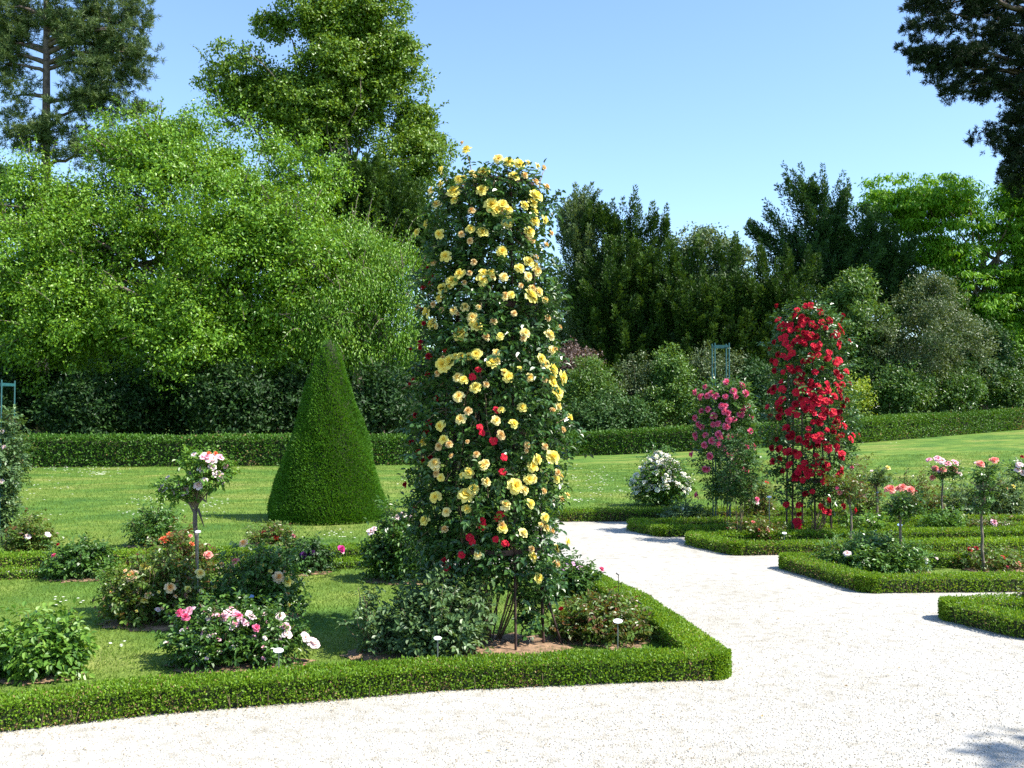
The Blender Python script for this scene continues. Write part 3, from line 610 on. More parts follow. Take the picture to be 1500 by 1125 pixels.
shrub('copper_shrub', 'small brown-leaved shrub beside the yellow pillar rose below the yews', 836, 560, 47, 505, 22, M['copper'], 110, 40, .13, .07)
shrub('shrub', 'low blue green ground shrub along the hedge right of the yellow pillar rose', 900, 640, 44.2, 585, 70, M['shrub'], 260, 36, .14, .07, tintc=.75)
shrub('shrub', 'glossy broad-leaved shrub with yellow green top left of the big grey green one', 1240, 600, 49, 378, 55, M['shrub2'], 480, 40, .22, .075, droop=.3, tintc=.45)
shrub('shrub', 'big dome of grey green foliage above the right part of the hedge', 1345, 600, 48, 392, 95, M['shrub3'], 900, 44, .13, .055)
shrub('gold_shrub', 'small bright yellow green shrub peeping out right of the red pillar rose', 1252, 612, 45.5, 555, 24, M['gold'], 110, 36, .12, .07)
shrub('shrub', 'mid green shrub at the foot of the grey green dome behind the hedge', 1310, 605, 46, 545, 50, M['shrub2'], 260, 36, .14, .07, tintc=.3)
shrub('shrub', 'mid green shrub on the hedge line near the right border below the chestnut', 1400, 602, 47.5, 545, 60, M['shrub2'], 300, 36, .14, .07, tintc=.25)
shrub('shrub', 'rightmost green shrub behind the hedge, cut by the photo edge', 1485, 600, 52, 545, 45, M['shrub2'], 240, 36, .15, .075, tintc=.3)
shrub('shrub', 'dark dense shrub in the shade between grey green dome and chestnut', 1440, 600, 54, 470, 80, M['shrub'], 420, 36, .18, .10)
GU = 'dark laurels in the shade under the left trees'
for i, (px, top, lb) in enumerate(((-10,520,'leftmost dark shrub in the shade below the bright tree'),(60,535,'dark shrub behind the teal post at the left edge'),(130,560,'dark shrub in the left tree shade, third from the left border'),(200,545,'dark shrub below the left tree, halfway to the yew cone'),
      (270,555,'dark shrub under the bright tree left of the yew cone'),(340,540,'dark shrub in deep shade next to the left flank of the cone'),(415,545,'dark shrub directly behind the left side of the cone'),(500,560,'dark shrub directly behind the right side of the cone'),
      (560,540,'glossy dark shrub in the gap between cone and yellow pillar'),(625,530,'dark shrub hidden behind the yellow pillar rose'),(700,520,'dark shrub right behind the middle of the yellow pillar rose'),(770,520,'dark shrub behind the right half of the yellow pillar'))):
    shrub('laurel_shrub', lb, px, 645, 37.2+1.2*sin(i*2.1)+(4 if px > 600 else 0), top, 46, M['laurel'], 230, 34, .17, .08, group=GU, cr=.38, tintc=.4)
# woodland behind everything
def woodland():
    g = Geo(); C = []
    for i in range(4200):
        x = rng.uniform(-62, 66) if i < 2900 else rng.uniform(-50, 2); y = 72+rng.normal()*2.5+abs(x)*-.1; h = 8.5+2*sin(x*.21)+1.3*sin(x*.53+1)
        if x > 3: h = 9.0+1.5*sin(x*.3)
        C.append([x, y, rng.random()**.8*h])
    C = np.array(C); clump_leaves(g, C, np.full(len(C), 1.5), 26, .55, .34, .3, flat=.8, tintc=.3)
    tag(g.obj('far_woodland', M['shrub']), 'dark mass of woodland filling the gaps between the trees', 'woodland', kind='stuff')
woodland()
# tree just outside the frame whose shadow falls on the gravel
sh = [(np.array([9.0, 2.85, 6.7]), np.array([1.15, .75, .7])), (np.array([7.85, 3.2, 6.45]), np.array([.55, .13, .2])), (np.array([8.0, 2.95, 6.4]), np.array([.6, .16, .2])), (np.array([9.8, 2.3, 7.4]), np.array([1.4, 1.2, 1.0]))]
tree('lime_tree', 'tree beyond the right edge whose leafy shadow falls on the gravel at the bottom right', 'tree', [np.array([10.6, 2.4, z]) for z in (0, 1.5, 3, 4.5, 6, 7.4)], sh, M['tall'], 520, 34, .2, .12, .08, limbs=22, trunk_r=.16, lobe=1.6, fill=.4)

# ---------------------------------------------------------------- roses
def bloom_mesh(name, mat, rings, size, cup=.5, seedk=0):
    r = np.random.default_rng(seedk); g = Geo()
    nr = len(rings)
    for k, (npet, rad, lift, tilt) in enumerate(rings):
        for j in range(npet):
            a = 2*pi*(j+.5*(k % 2))/npet+r.normal()*.15; wd = rad*1.25*sin(min(pi/npet*1.35, 1.3)); tl = tilt+r.normal()*.12
            u = np.array([cos(a), sin(a), 0]); v = np.array([-sin(a), cos(a), 0]); grid = []
            for s, ww, cz in ((.08, .25, 0), (.5, .95, -.10), (.85, 1.0, -.02), (1.0, .55, .10)):
                for q in (-1, 0, 1):
                    p = u*(rad*s*cos(tl))+np.array([0, 0, lift+rad*s*sin(tl)])+v*q*wd*.5*ww
                    p = p+np.array([0, 0, 1])*cz*rad*-.8+ (u*-.10+np.array([0, 0, .14]))*rad*abs(q)*cup*s+r.normal(size=3)*rad*.04
                    grid.append(p*size)
            F = [[i*3+c, i*3+c+1, i*3+c+4, i*3+c+3] for i in range(3) for c in range(2)]
            g.add(grid, F, np.clip(k/(nr-1)+r.normal()*.08, 0, 1))
    return g.mesh(name, mat, smooth=False)
DOUBLE = [(7, .52, -.05, .15), (6, .45, 0, .55), (5, .34, .04, .95), (4, .22, .08, 1.25)]
OPEN_ = [(6, .52, 0, .12), (5, .40, .03, .4), (6, .18, .04, .9)]
BALL = [(7, .46, -.12, .35), (7, .44, -.05, .75), (6, .34, .02, 1.05), (5, .24, .1, 1.3)]
SINGLE = [(5, .52, 0, .2), (7, .14, .03, .8)]
BM = {}
for key, form in (('p_yel', DOUBLE), ('p_pale', DOUBLE), ('p_buff', BALL), ('p_red', OPEN_), ('p_crim', BALL), ('p_pink', BALL), ('p_lpink', OPEN_), ('p_blush', OPEN_), ('p_white', DOUBLE), ('p_coral', DOUBLE), ('p_salm', DOUBLE), ('p_apri', DOUBLE), ('p_purp', BALL), ('p_mag', DOUBLE), ('p_lil', OPEN_)):
    BM[key] = [bloom_mesh('rose_bloom', M[key], form, 1.0, seedk=i+17) for i in range(3)]
def add_blooms(root, items, maxn=100):
    """items: (pos, key, diameter, face direction); the 100 largest-showing are parts, others one mesh"""
    for k, (p, key, s, d) in enumerate(items[:maxn]):
        d = Vector(d); q = d.to_track_quat('Z', 'Y').to_euler(); q.rotate_axis('Z', random.random()*6.28)
        child('rose_bloom', random.choice(BM[key]), root, p, q, s)
    rest = items[maxn:]
    if rest:
        g = Geo(); mats = []
        for (p, key, s, d) in rest:
            me = random.choice(BM[key]); V = np.empty(len(me.vertices)*3, np.float32); me.vertices.foreach_get('co', V); V = V.reshape(-1, 3)*s
            F = np.empty(len(me.polygons)*4, np.int32); me.loops.foreach_get('vertex_index', F); T = np.empty(len(me.polygons), np.float32); me.attributes['tint'].data.foreach_get('value', T)
            R = np.array(Vector(d).to_track_quat('Z', 'Y').to_matrix())
            if M[key] not in mats: mats.append(M[key])
            g.add(V@R.T+p, F.reshape(-1, 4), T, mats.index(M[key]))
        o = g.obj('rose_blooms', mats, root); o['kind'] = 'stuff'
def rose_leaves(g, C, R, nl, L, tintc=.5, six=True, red=0.0, W=.62, flat=.8):
    """sprays of leaflets: small groups on a common stalk"""
    k = len(C); ns = max(1, nl//5); ci = np.repeat(np.arange(k), ns); n = len(ci)
    d = rdir(n); base_ = C[ci]+d*(rng.random(n)**.5*R[ci])[:, None]*np.array([1, 1, flat])
    ax = unit(d*.8+rdir(n)*.6+np.array([0, 0, .1])); up = unit(np.array([0, 0, 1.])+rdir(n)*.55+d*.3); sd = unit(np.cross(ax, up))
    ct = rng.normal(0, .12, k)
    for (fa, sa, sc) in ((1.0, 0, 1.1), (.55, 1, .95), (.55, -1, .95), (.05, 1, .8), (.05, -1, .8)):
        p = base_+ax*(fa*L*1.1)[..., None] if np.ndim(L) else base_+ax*fa*L*1.1
        D = ax*(.9 if sa == 0 else .35)+sd*sa*.95+np.array([0, 0, -.25])+rdir(n)*.15
        leaves(g, p, D, up+rdir(n)*.25, L*sc*rng.uniform(.75, 1.2, n), L*sc*W, np.clip(tintc+ct[ci]+rng.normal(0, .17, n)-red*(rng.random(n) < .3), 0, 1), six=six)
class Col:      # a round column of foliage: outline in photo pixels (row -> left, right), turned into real radii about a vertical axis
    def __init__(s, axpx, Y, rows):
        s.Y = Y; a = P(axpx, 700, Y); s.ax = a[0]
        z = []; L = []; R = []
        for (py, l, r) in rows: z.append(P(axpx, py, Y)[2]); L.append(s.ax-P(l, py, Y)[0]); R.append(P(r, py, Y)[0]-s.ax)
        o = np.argsort(z); s.z = np.array(z)[o]; s.L = np.array(L)[o]; s.R = np.array(R)[o]
    def rad(s, z, a):
        l = np.interp(z, s.z, s.L); r = np.interp(z, s.z, s.R); return (l+r)/2, (r-l)/2
    def pt(s, z, a, f=1.0):
        r, c = s.rad(z, a); x = s.ax+c+np.cos(a)*r*f; y = s.Y+np.sin(a)*r*f
        return np.stack([x, y, z], -1)
    def onpix(s, px, py, f=1.0):
        p = P(px, py, s.Y)
        for _ in range(3):
            r, c = s.rad(p[2], 0); dx = (p[0]-s.ax-c)/max(r*f, 1e-3); y = s.Y-sqrt(max(0, 1-min(1, dx*dx)))*r*f
            p = P(px, py, y)
        return p, unit(np.array([dx, -sqrt(max(0.05, 1-min(1, dx*dx))), .25]))
def obelisk(label, cx, Y, ztop, r0, r1, nposts, mat, seg=4, pr=.010, rings=(.25, .6, .97), group='obelisks carrying the climbing roses', flat_ring=True, zb=0, legs=False):
    root = thing('obelisk', label, 'obelisk', (cx, Y, zb), group)
    for k in range(nposts):
        a = 2*pi*(k+.5)/nposts; u = np.array([cos(a), sin(a)])
        g = Geo(); tube(g, [[cx+u[0]*r0, Y+u[1]*r0, zb], [cx+u[0]*r1, Y+u[1]*r1, ztop]], pr, seg); g.obj('post', mat, root)
        if legs and k % 2:
            g = Geo(); b = np.array([cx+u[0]*r0, Y+u[1]*r0, zb+.42]); 
            tube(g, [b, [cx+u[0]*(r0+.12)-u[1]*.05, Y+u[1]*(r0+.12)+u[0]*.05, zb]], pr*.8, seg); g.obj('brace', mat, root)
    for f in rings:
        r = r0+(r1-r0)*f; z = zb+(ztop-zb)*f; g = Geo(); n = 24 if nposts > 4 else 4
        off = .5 if n == 4 else 0
        for j in range(n):
            a0 = 2*pi*(j+off)/n; a1 = 2*pi*(j+1+off)/n
            V = [[cx+cos(a)*(r+d), Y+sin(a)*(r+d), z+zz] for a in (a0, a1) for d in (0, .006) for zz in (0, .035)]
            g.add(V, [[0, 4, 5, 1], [2, 3, 7, 6], [1, 5, 7, 3], [0, 2, 6, 4], [0, 1, 3, 2], [4, 6, 7, 5]])
        g.obj('ring', mat, root)
    return root
def shoot(root_geo_leaf, root_geo_stem, p0, p1, L, n=6):
    cv = curve(p0, p1, ((random.random()-.5)*.06, 0, .02), 7); tube(root_geo_stem, cv, np.linspace(.004, .0025, 7), 4)
    for i in range(n):
        q = cv[1+i % 6]; rose_leaves(root_geo_leaf, np.array([q]), np.array([.03]), 5, L)

def column_rose(name, label, col, mat, zlo, zhi, ncl, nl, L, cr, group, stems=10, sidef=None, red=0, tintc=.5, six=True, inner=.25, shoots=()):
    root = thing(name, label, 'rose', (col.ax, col.Y-.02, 0), group)
    z = zlo+(zhi-zlo)*rng.random(ncl); a = rng.random(ncl)*2*pi; a = np.where(np.sin(a) > .3, np.where(rng.random(ncl) < .5, -a, a), a)
    lump = 1+.10*np.sin(a*3+z*6)+.10*np.sin(a*5-z*4+1); f = np.where(rng.random(ncl) < inner, rng.random(ncl), 1-rng.random(ncl)**2*.25)*lump*.95
    if sidef is not None: ok = sidef(z, a, rng.random(ncl)); z, a, f = z[ok], a[ok], f[ok]
    C = col.pt(z, a, f); g = Geo(); rose_leaves(g, C, cr*rng.uniform(.5, 1.3, len(C)), nl, L, red=red, tintc=tintc, six=six)
    gq = Geo()
    for (p0, p1) in shoots: shoot(g, gq, p0, p1, .04, 7)
    g.obj('foliage', mat, root)
    g = Geo()
    if gq.V: V_, F_, T_, M_ = gq.arrays(); g.add(V_, F_, T_)
    for k in range(stems):
        a0 = rng.random()*2*pi; zz = np.linspace(0, zhi*rng.uniform(.5, .98), 14); aa = a0+zz*rng.normal()*.5+rng.normal(size=14)*.06
        r = np.array([col.rad(q, 0)[0] for q in zz])*rng.uniform(.55, .85)*np.clip(.45+zz, 0, 1); cc = np.array([col.rad(q, 0)[1] for q in zz])*np.clip(zz, 0, 1)
        pts = np.stack([col.ax+cc+np.cos(aa)*r, col.Y+np.sin(aa)*r, zz], 1); r0 = rng.uniform(.004, .008)
        tube(g, pts, np.linspace(r0, r0*.35, 14), 6)
    for q in range(ncl//6):
        c = C[rng.integers(len(C))]; d = unit(c-np.array([col.ax, col.Y, c[2]])+rdir(1)[0]*.1+[0, 0, -.1]); tube(g, curve(c-d*.18, c+d*.04, (0, 0, .03), 4), [.004, .003, .0025, .002], 4)
    g.obj('stem', M['stem'], root, smooth=True)
    return root, C
# --- the yellow pillar
YP = 7.32
colY = Col(722, YP, [(262,652,798),(300,630,804),(400,624,804),(470,624,814),(560,614,824),(640,606,828),(700,608,818),(760,614,815),(820,628,814),(870,690,815),(940,735,800)])
axp = P(727, 600, YP)[0]
obelisk('rusty iron obelisk inside the yellow climbing rose, with a round top hoop', axp, YP, P(727,268,YP)[2], .36, .27, 8, M['iron'], pr=.009, rings=(.2, .45, .72, .985), legs=True)
def shoot_pts():
    r = []
    for (tx, ty, bx, by) in ((684,222,695,275),(730,235,722,275),(745,240,748,275),(760,243,765,280),(796,248,788,285),(647,250,662,290),(709,255,708,280),(700,262,700,285),(829,555,815,560),(833,612,815,620),(822,730,808,735),(600,690,615,700),(598,780,615,770)):
        r.append((colY.onpix(bx, by)[0], colY.onpix(tx, ty+3)[0]))
    return r
rootY, CY = column_rose('climbing_rose', 'tall pillar of glossy dark leaves covered in yellow roses in the near bed', colY, M['roseD'], .12, 3.27, 2050, 22, .042, .085, 'climbing roses on obelisks', stems=16, inner=.42,
                        sidef=lambda z, a, r: (z > .45) | (np.cos(a) > .35) & (r < .6), shoots=shoot_pts())
ya = [(520,100),(750,165),(825,190),(900,205),(1080,230),(335,245),(645,265),(600,290),(460,315),(500,310),(265,400),(425,410),(430,470),(330,350),(300,500),(865,295),(940,285),(1020,335),(1100,370),(1020,440),(1000,490),(940,505),(630,395),(555,545),(700,505),(780,505),(820,540),(730,540),(1010,625),(1085,610),(225,640),(815,625),(480,715),(545,680),(545,765),(635,705),(320,715),(975,700),(965,740),(1135,710),(1095,795),(775,840),(570,920),(365,880),(280,930),(970,920),(905,965),(470,1010),(540,1000),(410,1060),(640,1000),(630,1050),(790,1030),(1030,985),(965,1025),(340,1110),(1000,1110),(1020,890)]
yb = [(345,30),(325,90),(275,130),(230,185),(335,175),(425,175),(505,150),(560,225),(590,290),(475,345),(265,275),(715,255),(800,60),(865,195),(985,70),(1040,40),(1090,100),(660,370),(945,340),(1110,230),(1195,300),(1125,355),(1140,465),(590,495),(700,560),(400,550),(345,570),(480,515),(305,635),(495,685),(455,665),(820,660),(980,665),(1060,525),(1085,570),(1140,610),(1210,665),(1145,710),(1175,780),(460,805),(585,740),(660,715),(530,910),(475,970),(330,1020),(860,1005),(730,980),(1145,910),(1185,880),(1265,965),(1220,1050),(765,1080),(925,885)]
yc = [(205,35),(315,70),(390,55),(350,20),(300,270),(285,195),(635,210),(590,130),(530,265),(960,60),(1090,70),(1145,150),(1180,260),(1000,220),(510,430),(870,360),(935,390),(970,310),(800,500),(660,330),(565,385),(370,550),(515,530),(290,440),(1210,455),(1090,590),(1080,400),(980,490),(930,705),(1140,690),(1095,670),(600,865),(1175,820),(1180,935),(990,820),(1040,1035),(780,670),(360,680),(215,615),(1000,880),(1030,165),(1250,770)]
def cvt(l, ox, oy, s): return [(ox+x/s, oy+y/s) for x, y in l]
ypx = cvt(ya, 580, 200, 5)+cvt(yb, 580, 420, 5)+cvt(yc, 580, 640, 5)
big = {(425,410),(1020,440),(475,345),(700,505),(985,70),(400,550),(345,570),(510,430),(1175,780),(1210,665),(1145,150),(870,360),(1140,610)}
items = []
for (q, raw) in zip(ypx, ya+yb+yc):
    p, n = colY.onpix(q[0], q[1], 1.06); side = raw[0] > 900
    key = rng.choice(['p_yel', 'p_pale', 'p_buff'], p=[.5, .25, .25] if not side else [.42, .2, .38])
    s = rng.uniform(.064, .092) if key != 'p_buff' else rng.uniform(.052, .072)
    if raw in big: s = .115; key = 'p_yel'
    items.append((p, key, s, n+rdir(1)[0]*.35+np.array([.15, 0, .25])))
for i in range(64):
    q = ypx[rng.integers(len(ypx))]; p, n = colY.onpix(q[0]+rng.normal()*9, q[1]+rng.normal()*9, 1.05); items.append((p, rng.choice(['p_yel', 'p_pale', 'p_buff']), rng.uniform(.04, .068), n+rdir(1)[0]*.5+np.array([.15, 0, .2])))
items.sort(key=lambda t: -t[2]); add_blooms(rootY, items)
def ground_soil(cx, cy, rx, ry, root, z=.006):
    n = 34; sg = Geo(); aa = np.linspace(0, 2*pi, n, endpoint=False); rr = 1+.13*rng.normal(size=n); V = []
    for r_ in (.02, .35, .7, 1.0):
        for j in range(n): V.append([cx+cos(aa[j])*rx*r_*rr[j], cy+sin(aa[j])*ry*r_*rr[j], z+.022*(1-r_)+.012*rng.random()*(r_ < 1)])
    F = [[i*n+j, i*n+(j+1) % n, (i+1)*n+(j+1) % n, (i+1)*n+j] for i in range(3) for j in range(n)]
    sg.add(V, F); sg.obj('soil_patch', M['soil'], root, smooth=True)
ground_soil(P(745,700,YP)[0], YP-.12, .40, .40, rootY)
# red climber sharing the obelisk
colR = Col(700, YP+.12, [(380,612,780),(470,606,780),(560,600,780),(640,597,780),(700,597,780),(780,606,780),(860,620,780),(940,690,780)])
rootR, CR = column_rose('climbing_rose', 'crimson climbing rose showing along the left flank of the yellow pillar rose', colR, M['roseD'], .45, 2.65, 420, 22, .035, .09, 'climbing roses on obelisks', stems=8, red=.25, tintc=.55,
                        sidef=lambda z, a, r: (np.cos(a) < -.35) | (r < .15))
ra = cvt([(235,960),(285,1030),(255,1075),(200,1110)], 580, 200, 5)+cvt([(185,170),(205,270),(180,410),(110,460),(240,510),(180,445),(365,465),(230,640),(130,680),(105,715),(560,660),(605,610),(145,940),(120,975),(240,1000),(220,1065),(300,815),(740,905),(630,1070),(615,1030)], 580, 420, 5)+cvt([(115,40),(165,115),(200,175),(250,150),(70,350),(140,525),(190,660),(635,655),(635,610),(540,735),(560,770),(480,865),(355,900),(370,955),(790,150),(780,260),(715,30),(765,570),(740,600),(800,780),(730,750)], 580, 640, 5)
items = []
for q in ra:
    c = colY if q[0] > 655 else colR; p, n = c.onpix(q[0], q[1], 1.02)
    items.append((p, 'p_crim' if q[0] < 650 else 'p_red', rng.uniform(.042, .062), n+rdir(1)[0]*.5+np.array([.1, 0, .2])))
add_blooms(rootR, items)

# --- red pillar
YR = 13.8
colD = Col(1183, YR, [(434,1178,1196),(442,1160,1210),(460,1145,1222),(490,1132,1232),(520,1126,1240),(580,1120,1248),(640,1118,1250),(680,1135,1246),(720,1142,1240),(780,1150,1232)])
obelisk('dark iron obelisk inside the bright red climbing rose', P(1183,600,YR)[0], YR, P(1183,470,YR)[2], .3, .24, 6, M['iron'], pr=.014)
rD, CD = column_rose('climbing_rose', 'tall pillar rose smothered in bright red flowers right of the centre', colD, M['roseD'], .45, 3.08, 760, 20, .055, .13, 'climbing roses on obelisks', stems=12, tintc=.55, six=False)
zlo = Geo(); 
items = []
cl = [(1190,447),(1180,452),(1170,456),(1205,455),(1141,449),(1210,478),(1216,489),(1200,500),(1185,470),(1165,462),(1142,480),(1160,478),(1225,490),(1228,505),(1150,500),(1128,510),(1175,500),(1195,512),(1245,500),(1160,515),(1140,520),(1240,545),(1212,515),(1185,525),(1130,530),(1170,540),(1222,530),(1150,545),(1225,550),(1200,540),(1145,560),(1172,565),(1210,565),(1232,565),(1127,575),(1150,585),(1130,595),(1215,580),(1200,590),(1235,585),(1245,560),(1180,600),(1140,610),(1125,605),(1205,610),(1220,600),(1190,620),(1150,625),(1225,620),(1240,625),(1250,632),(1257,640),(1212,630),(1200,640),(1230,640),(1243,645),(1185,640),(1145,655),(1155,662),(1130,655),(1210,655),(1225,655),(1152,660),(1180,650),(1205,678),(1230,680),(1228,670),(1233,692),(1170,690),(1188,692),(1212,702),(1165,700),(1180,720),(1190,718),(1200,740),(1208,748),(1216,748),(1235,742),(1252,746),(1164,742),(1170,752),(1168,765),(1172,770),(1213,735),(1150,735),(1232,693)]
for i in range(190): cl.append((min(1232, max(1134, rng.normal(1185, 32))), rng.uniform(462, 700)))
for q in cl:
    p, n = colD.onpix(q[0]+rng.normal()*2, q[1]+rng.normal()*2, 1.05); items.append((p, 'p_red' if rng.random() < .68 else 'p_crim', rng.uniform(.075, .118), n+rdir(1)[0]*.4+np.array([.1, 0, .2])))
add_blooms(rD, items)
# --- pink pillar and the bare teal obelisk
YK = 15.35
colK = Col(1058, YK, [(560,1035,1085),(575,1018,1100),(640,1020,1106),(680,1022,1100),(700,1035,1095),(770,1045,1080)])
obelisk('teal painted square obelisk with a bare top above the pink climbing rose', P(1056,600,YK)[0], YK, P(1056,503,YK)[2], .15, .15, 4, M['teal'], pr=.010, rings=(.35, .975))
rK, CK = column_rose('climbing_rose', 'slender pillar rose with round pink blooms below a bare teal obelisk top', colK, M['rose'], .4, 2.1, 560, 20, .055, .12, 'climbing roses on obelisks', stems=6, six=False, tintc=.45)
pk = cvt([(690,300),(575,325),(520,355),(550,380),(585,375),(630,375),(685,380),(730,350),(740,378),(775,320),(795,360),(665,430),(700,470),(780,450),(805,430),(620,485),(645,527),(690,543),(555,545),(520,590),(575,590),(650,585),(710,600),(570,645),(800,655),(840,655),(600,705),(500,695),(710,695),(840,725),(820,568),(530,920),(590,780),(825,495),(520,495),(555,460),(525,605)], 880, 480, 3.75)+[(rng.uniform(1022, 1100), rng.uniform(568, 690)) for i in range(24)]
add_blooms(rK, [((lambda pn: (pn[0], 'p_pink', rng.uniform(.105, .14), pn[1]+rdir(1)[0]*.3))(colK.onpix(x, y, 1.05))) for x, y in pk])
YW = 13.1
colW = Col(1082, YW, [(640,1068,1098),(660,1048,1108),(700,1052,1110),(720,1062,1102),(740,1070,1095),(788,1078,1092)])
rW, _ = column_rose('standard_rose', 'dark leafy weeping standard in front of the pink pillar rose, without flowers', colW, M['shrub'], .55, 1.4, 150, 22, .045, .10, None, stems=5, six=False)
# --- left edge pillar
YL = 13.0
colE = Col(8, YL, [(612,-8,25),(640,-18,30),(700,-22,30),(740,-20,22),(785,-8,14)])
obelisk('teal obelisk at the left edge of the photo with its top bare', P(-8,600,YL)[0], YL, P(0,557,YL)[2], .24, .24, 4, M['teal'], pr=.009, rings=(.28, .965))
rE, _ = column_rose('climbing_rose', 'leafy climbing rose with a few pale buds at the left edge of the photo', colE, M['roseG'], .15, 1.62, 430, 20, .05, .13, 'climbing roses on obelisks', stems=5, red=.3, six=False)
add_blooms(rE, [(colE.onpix(x, y, 1.05)[0], 'p_blush', .07, (0, -1, .5)) for x, y in ((3,632),(6,655),(2,705))])

# --- bushes
def bush(label, px, pyb, pyt, hw, mat, nst, nl, L, blooms=(), group='bush roses in the beds', cat='rose bush', name='rose_bush', depth=None, soil=True, red=0, tintc=.5, six=True, open_=.25, rnd=(), Yadd=0, z0=None):
    b = G(px, pyb); Yc = b[1]+Yadd+.75*(depth or hw*.8*b[1]/FPX); s = Yc/FPX; cx = P(px, pyb, Yc)[0]; zb = TG(cx, Yc)
    H = P(px, pyt, Yc)[2]-zb; rx = hw*s*.93; ry = depth or rx*.8
    root = thing(name, label, cat, (cx, Yc, zb), group)
    g = Geo(); st = Geo(); C = []
    for k in range(nst):
        a = rng.random()*2*pi; f = rng.random()**.55; hh = H*(1-.42*f*f)*rng.uniform(.66, 1.12)
        tip = np.array([cx+cos(a)*rx*f, Yc+sin(a)*ry*f, zb+hh]); b0 = np.array([cx+cos(a)*rx*f*.2, Yc+sin(a)*ry*f*.2, zb-.005])
        cv = curve(b0, tip, (cos(a)*rx*.12*f, sin(a)*ry*.12*f, hh*.10), 8, .006); r0 = rng.uniform(.0035, .006)*(H/.5)**.5
        tube(st, cv, np.linspace(r0, r0*.4, 8), 4)
        for i in range(2 if f < .5 else 1, 8): C.append(cv[i]+rng.normal(size=3)*np.array([rx, ry, H])*.05)
    for k in range(max(3, nst//6)):
        a = rng.random()*2*pi; f = rng.uniform(.1, .9); tip = np.array([cx+cos(a)*rx*f*1.15, Yc+sin(a)*ry*f, zb+H*rng.uniform(1.0, 1.25)*(1-.25*f)]); b0 = np.array([cx+cos(a)*rx*f*.5, Yc+sin(a)*ry*f*.5, zb+H*.3])
        cv = curve(b0, tip, (0, 0, H*.04), 7); tube(st, cv, np.linspace(.004, .002, 7), 4)
        for i in range(3, 7): C.append(cv[i])
    C = np.array(C); m = int(len(C)*open_); 
    # low leafy fill near the outside
    a = rng.random(m*2)*2*pi; f = rng.uniform(.5, .95, m*2); zz = rng.uniform(.12, .7, m*2)
    C2 = np.stack([cx+np.cos(a)*rx*f, Yc+np.sin(a)*ry*f, zb+zz*H*(1-.3*f)], 1); C = np.concatenate([C, C2])
    rose_leaves(g, C, np.full(len(C), .045*(H/.5)**.5+L*.6), nl, L, red=red, tintc=tintc, six=six)
    g.obj('foliage', mat, root); st.obj('stem', M['stem'] if red == 0 else M['stem'], root)
    if soil:
        n = 26; sg = Geo(); rr = 1.0+.12*rng.normal(size=n); aa = np.linspace(0, 2*pi, n, endpoint=False)
        V = []; rs = (0.02, .5, 1.0)
        for q, r_ in enumerate(rs):
            for j in range(n): V.append([cx+cos(aa[j])*rx*.95*r_*rr[j], Yc-.03+sin(aa[j])*ry*.95*r_*rr[j], zb+.02*(1-r_)+.006+.006*rng.random()])
        F = [[i*n+j, i*n+(j+1) % n, (i+1)*n+(j+1) % n, (i+1)*n+j] for i in range(2) for j in range(n)]
        sg.add(V, F); o = sg.obj('soil_patch', M['soil'], root, smooth=True)
    items = []
    for (bx, by, key, sz) in blooms:
        sz = sz*s*.92; dx = (P(bx, by, Yc)[0]-cx)/rx; dz = (P(bx, by, Yc)[2]-zb)/max(H, .01)
        dy = sqrt(max(0.0, 1-min(1, dx*dx)))*ry*.75*max(0, 1-max(0, dz-.55)*2.0); p = P(bx, by, Yc-dy)
        items.append((p, key, sz, np.array([dx*.5+.15, -.55, .75])+rdir(1)[0]*.3))
        if dz > .75: tube_g = curve(p-np.array([dx*.1*rx, 0, .10]), p, (0, 0, 0), 4); g2 = None
    for (key, n, szm) in rnd:
        for i in range(n):
            a = rng.random()*2*pi; f = rng.random()**.6; a = -abs(a) if rng.random() < .0 else a; zz = H*(1-.5*f*f)*rng.uniform(.8, 1.03)
            if f > .6: zz *= rng.uniform(.5, 1)
            p = np.array([cx+cos(a)*rx*f, Yc-abs(sin(a))*ry*f, zb+zz]); items.append((p, key, szm*rng.uniform(.8, 1.2), np.array([cos(a)*f+.1, -.4, .8])+rdir(1)[0]*.3))
    if items: add_blooms(root, items)
    return root
R_ = M['rose']
bush('light green leafy rose bush without flowers at the left edge of the near bed', 52, 1002, 905, 78, M['roseL'], 38, 17, .043, tintc=.62, red=.1)
bush('wide bush with pink and blush open roses beside the frontmost white oval tag', 345, 985, 888, 112, R_, 64, 18, .034,
     [(x, y, k, s) for x, y, k, s in ((265,898,'p_pink',20),(278,896,'p_lpink',20),(272,904,'p_pink',18),(310,900,'p_lpink',15),(322,903,'p_lpink',16),(335,897,'p_blush',16),(345,900,'p_lpink',16),(350,903,'p_pink',14),(328,905,'p_lpink',16),(365,900,'p_blush',14),(370,905,'p_blush',12),(360,913,'p_lpink',14),(375,920,'p_pink',16),(345,913,'p_lpink',14),(411,903,'p_blush',15),(418,919,'p_lpink',17),(420,929,'p_blush',18),(447,934,'p_blush',20),(458,942,'p_blush',23),(461,943,'p_blush',18),(311,931,'p_blush',13),(284,966,'p_blush',15),(322,955,'p_lpink',9),(267,925,'p_blush',10),(446,976,'p_pink',9),(388,935,'p_blush',8))], depth=.32, rnd=(('p_lpink', 22, .034), ('p_blush', 10, .035)))
